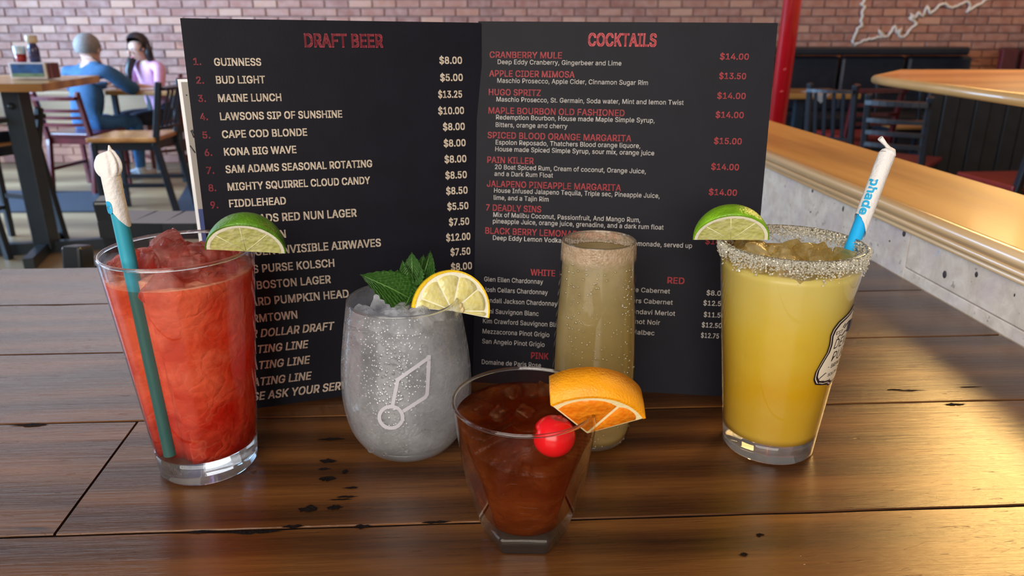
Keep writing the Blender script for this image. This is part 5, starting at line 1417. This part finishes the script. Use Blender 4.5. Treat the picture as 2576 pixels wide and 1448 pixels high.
# find end whose picture position is about y=392
s = .15
while proj(b_l+ax*s)[1] > 392 and s < .4: s += .001
top_l = b_l+ax*s; print('top_l', proj(top_l), s)
st = straw('paper_wrapped_straw', 'teal straw with white paper cap in the red cocktail', top_l-ax*.01, b_l, .0042, 'straw_teal', 0)
ax = ax_l; sd = ax.cross(camF).normalized(); sd = sd if sd.x > 0 else -sd; up_ = sd.cross(ax).normalized()
if up_.dot(camF) > 0: up_ = -up_
def wrapper(st, o_, ax, s0, s1, r, cut=.6, seed=0, name='paper_wrapper'):
    """paper sleeve with a slanting torn lower end"""
    bm = B(); n, m = 36, 14; rows_ = []
    for j in range(m+1):
        row = []
        for i in range(n):
            a = 2*PI*i/n; low = s0 + cut*.014*(0.5-.5*math.sin(a)) + .0006*mnoise.noise(Vector((math.cos(a)*4, math.sin(a)*4, seed)))
            s_ = low+(s1-low)*j/m; rr = r*(1+.04*mnoise.noise(Vector((a*2, s_*160, seed))))
            row.append(bm.verts.new(wrap_pt(o_, ax, sd, up_, s_, a, rr)-st.location))
        rows_.append(row)
    for A, C in zip(rows_, rows_[1:]):
        for i in range(n): bm.faces.new((A[i], A[(i+1) % n], C[(i+1) % n], C[i])).smooth = True
    return obj(name, bm, 'wrapper_paper', st, fix=False)
L_l = s
s_at = lambda o_, ax, y: next(k*.0005 for k in range(100, 900) if proj(o_+ax*k*.0005)[1] < y)
sA = s_at(b_l, ax, 572); sB = s_at(b_l, ax, 440)
wrapper(st, b_l, ax, sA, sB, .0050, 1.2, 3)
# pleated crumpled end
bm = B(); n, m = 48, 12; rows_ = []
s_top = s_at(b_l, ax, 384)
for j in range(m+1):
    f = j/m; s_ = sB-.001+(s_top-sB+.001)*f
    wx = .0050*(1+.42*math.sin(PI*min(1, f*1.15))**.7) if f < .93 else .0050*.75
    wy = .0050*(1-.55*f)
    row = []
    for i in range(n):
        a = 2*PI*i/n; pl_ = 1+.10*math.sin(a*9+f)*min(1, f*4)
        row.append(bm.verts.new(b_l+ax*(s_+.0012*math.sin(a*1.0)*f)+sd*math.sin(a)*wx*pl_+up_*math.cos(a)*wy*pl_-st.location))
    rows_.append(row)
for A, C in zip(rows_, rows_[1:]):
    for i in range(n): bm.faces.new((A[i], A[(i+1) % n], C[(i+1) % n], C[i])).smooth = True
bm.faces.new(rows_[-1])
tipb = b_l+ax*s_top+sd*(.0028)
tube(bm, [tipb-ax*.002-st.location, tipb+ax*.0035-sd*.0002-st.location], [.0022, .0004], 8)
obj('pleated_end', bm, 'wrapper_paper', st)
def print_on(st, s_, o_, ax, sd, up_, r, text, s0, length, height, ang0, flip=1, mat='wrapper_print'):
    g = text_geo(text, .03, 0.0); k = length/g[2]; bm = B()
    # reads downwards: text x runs down the straw, letter tops point to +sd
    put_text(bm, g, lambda x, y: wrap_pt(o_, ax, sd, up_, s0-x*k, ang0+y*height/r, r)-st.location)
    return obj('paper_print', bm, mat, st, fix=False)
sgn = 1 if sd.x > 0 else -1
if sgn < 0: sd = -sd
print_on(st, 0, b_l, ax, sd, up_, .0054, 'e', s_at(b_l, ax, 505), .0062, .0052, -.8)
# right straw (blue) in the margarita
m_r = G(2137, 636, T+.136); qq = m_r-CYL; h_ = math.hypot(qq.x, qq.y); print('right straw r', h_)
# lean: top end lies a little farther to the right
t_r = PY(2232, 385, m_r.y+.030)
axr = (t_r-m_r).normalized(); b_r = m_r-axr*.060
sd = axr.cross(camF).normalized(); sd = sd if sd.x > 0 else -sd; up_ = axr.cross(sd).normalized(); up_ = -up_ if up_.dot(camF) > 0 else up_
st2 = straw('paper_wrapped_straw', 'bright blue straw with printed white paper sleeve in the margarita', t_r-axr*.006, b_r, .0043, 'straw_blue', 0)
ax = axr
sA = s_at(b_r, axr, 590); sB = s_at(b_r, axr, 392)
wrapper(st2, b_r, axr, sA, sB, .0052, .9, 5)
bm = B(); tube(bm, [b_r+axr*(sB-.0005)-st2.location, b_r+axr*(sB+.002)+sd*.0006-st2.location, b_r+axr*(sB+.0045)+sd*.0008-st2.location, b_r+axr*(sB+.0055)-st2.location], [.0052, .0050, .0034, .0014], 18)
for v in bm.verts: v.co += Vector((mnoise.noise(v.co*900), mnoise.noise(v.co*900+Vector((5, 0, 0))), mnoise.noise(v.co*900+Vector((0, 5, 0)))))*.0006
tw0 = b_r+axr*(sB+.004)
tip = PY(2214, 347, tw0.y)
tube(bm, [tw0+sd*.0022-st2.location, tw0.lerp(tip, .5)+sd*.0010-st2.location, tip-st2.location], [.0016, .0012, .0018], 8)
obj('twisted_end', bm, 'wrapper_paper', st2)
print_on(st2, 0, b_r, axr, sd, up_, .00565, 'phade', s_at(b_r, axr, 462), .0250, .0052, -1.0)

# ================================================================ done
print('objects', len(bpy.data.objects), 'tris', sum(len(o.data.polygons) for o in bpy.data.objects if o.type == 'MESH'))
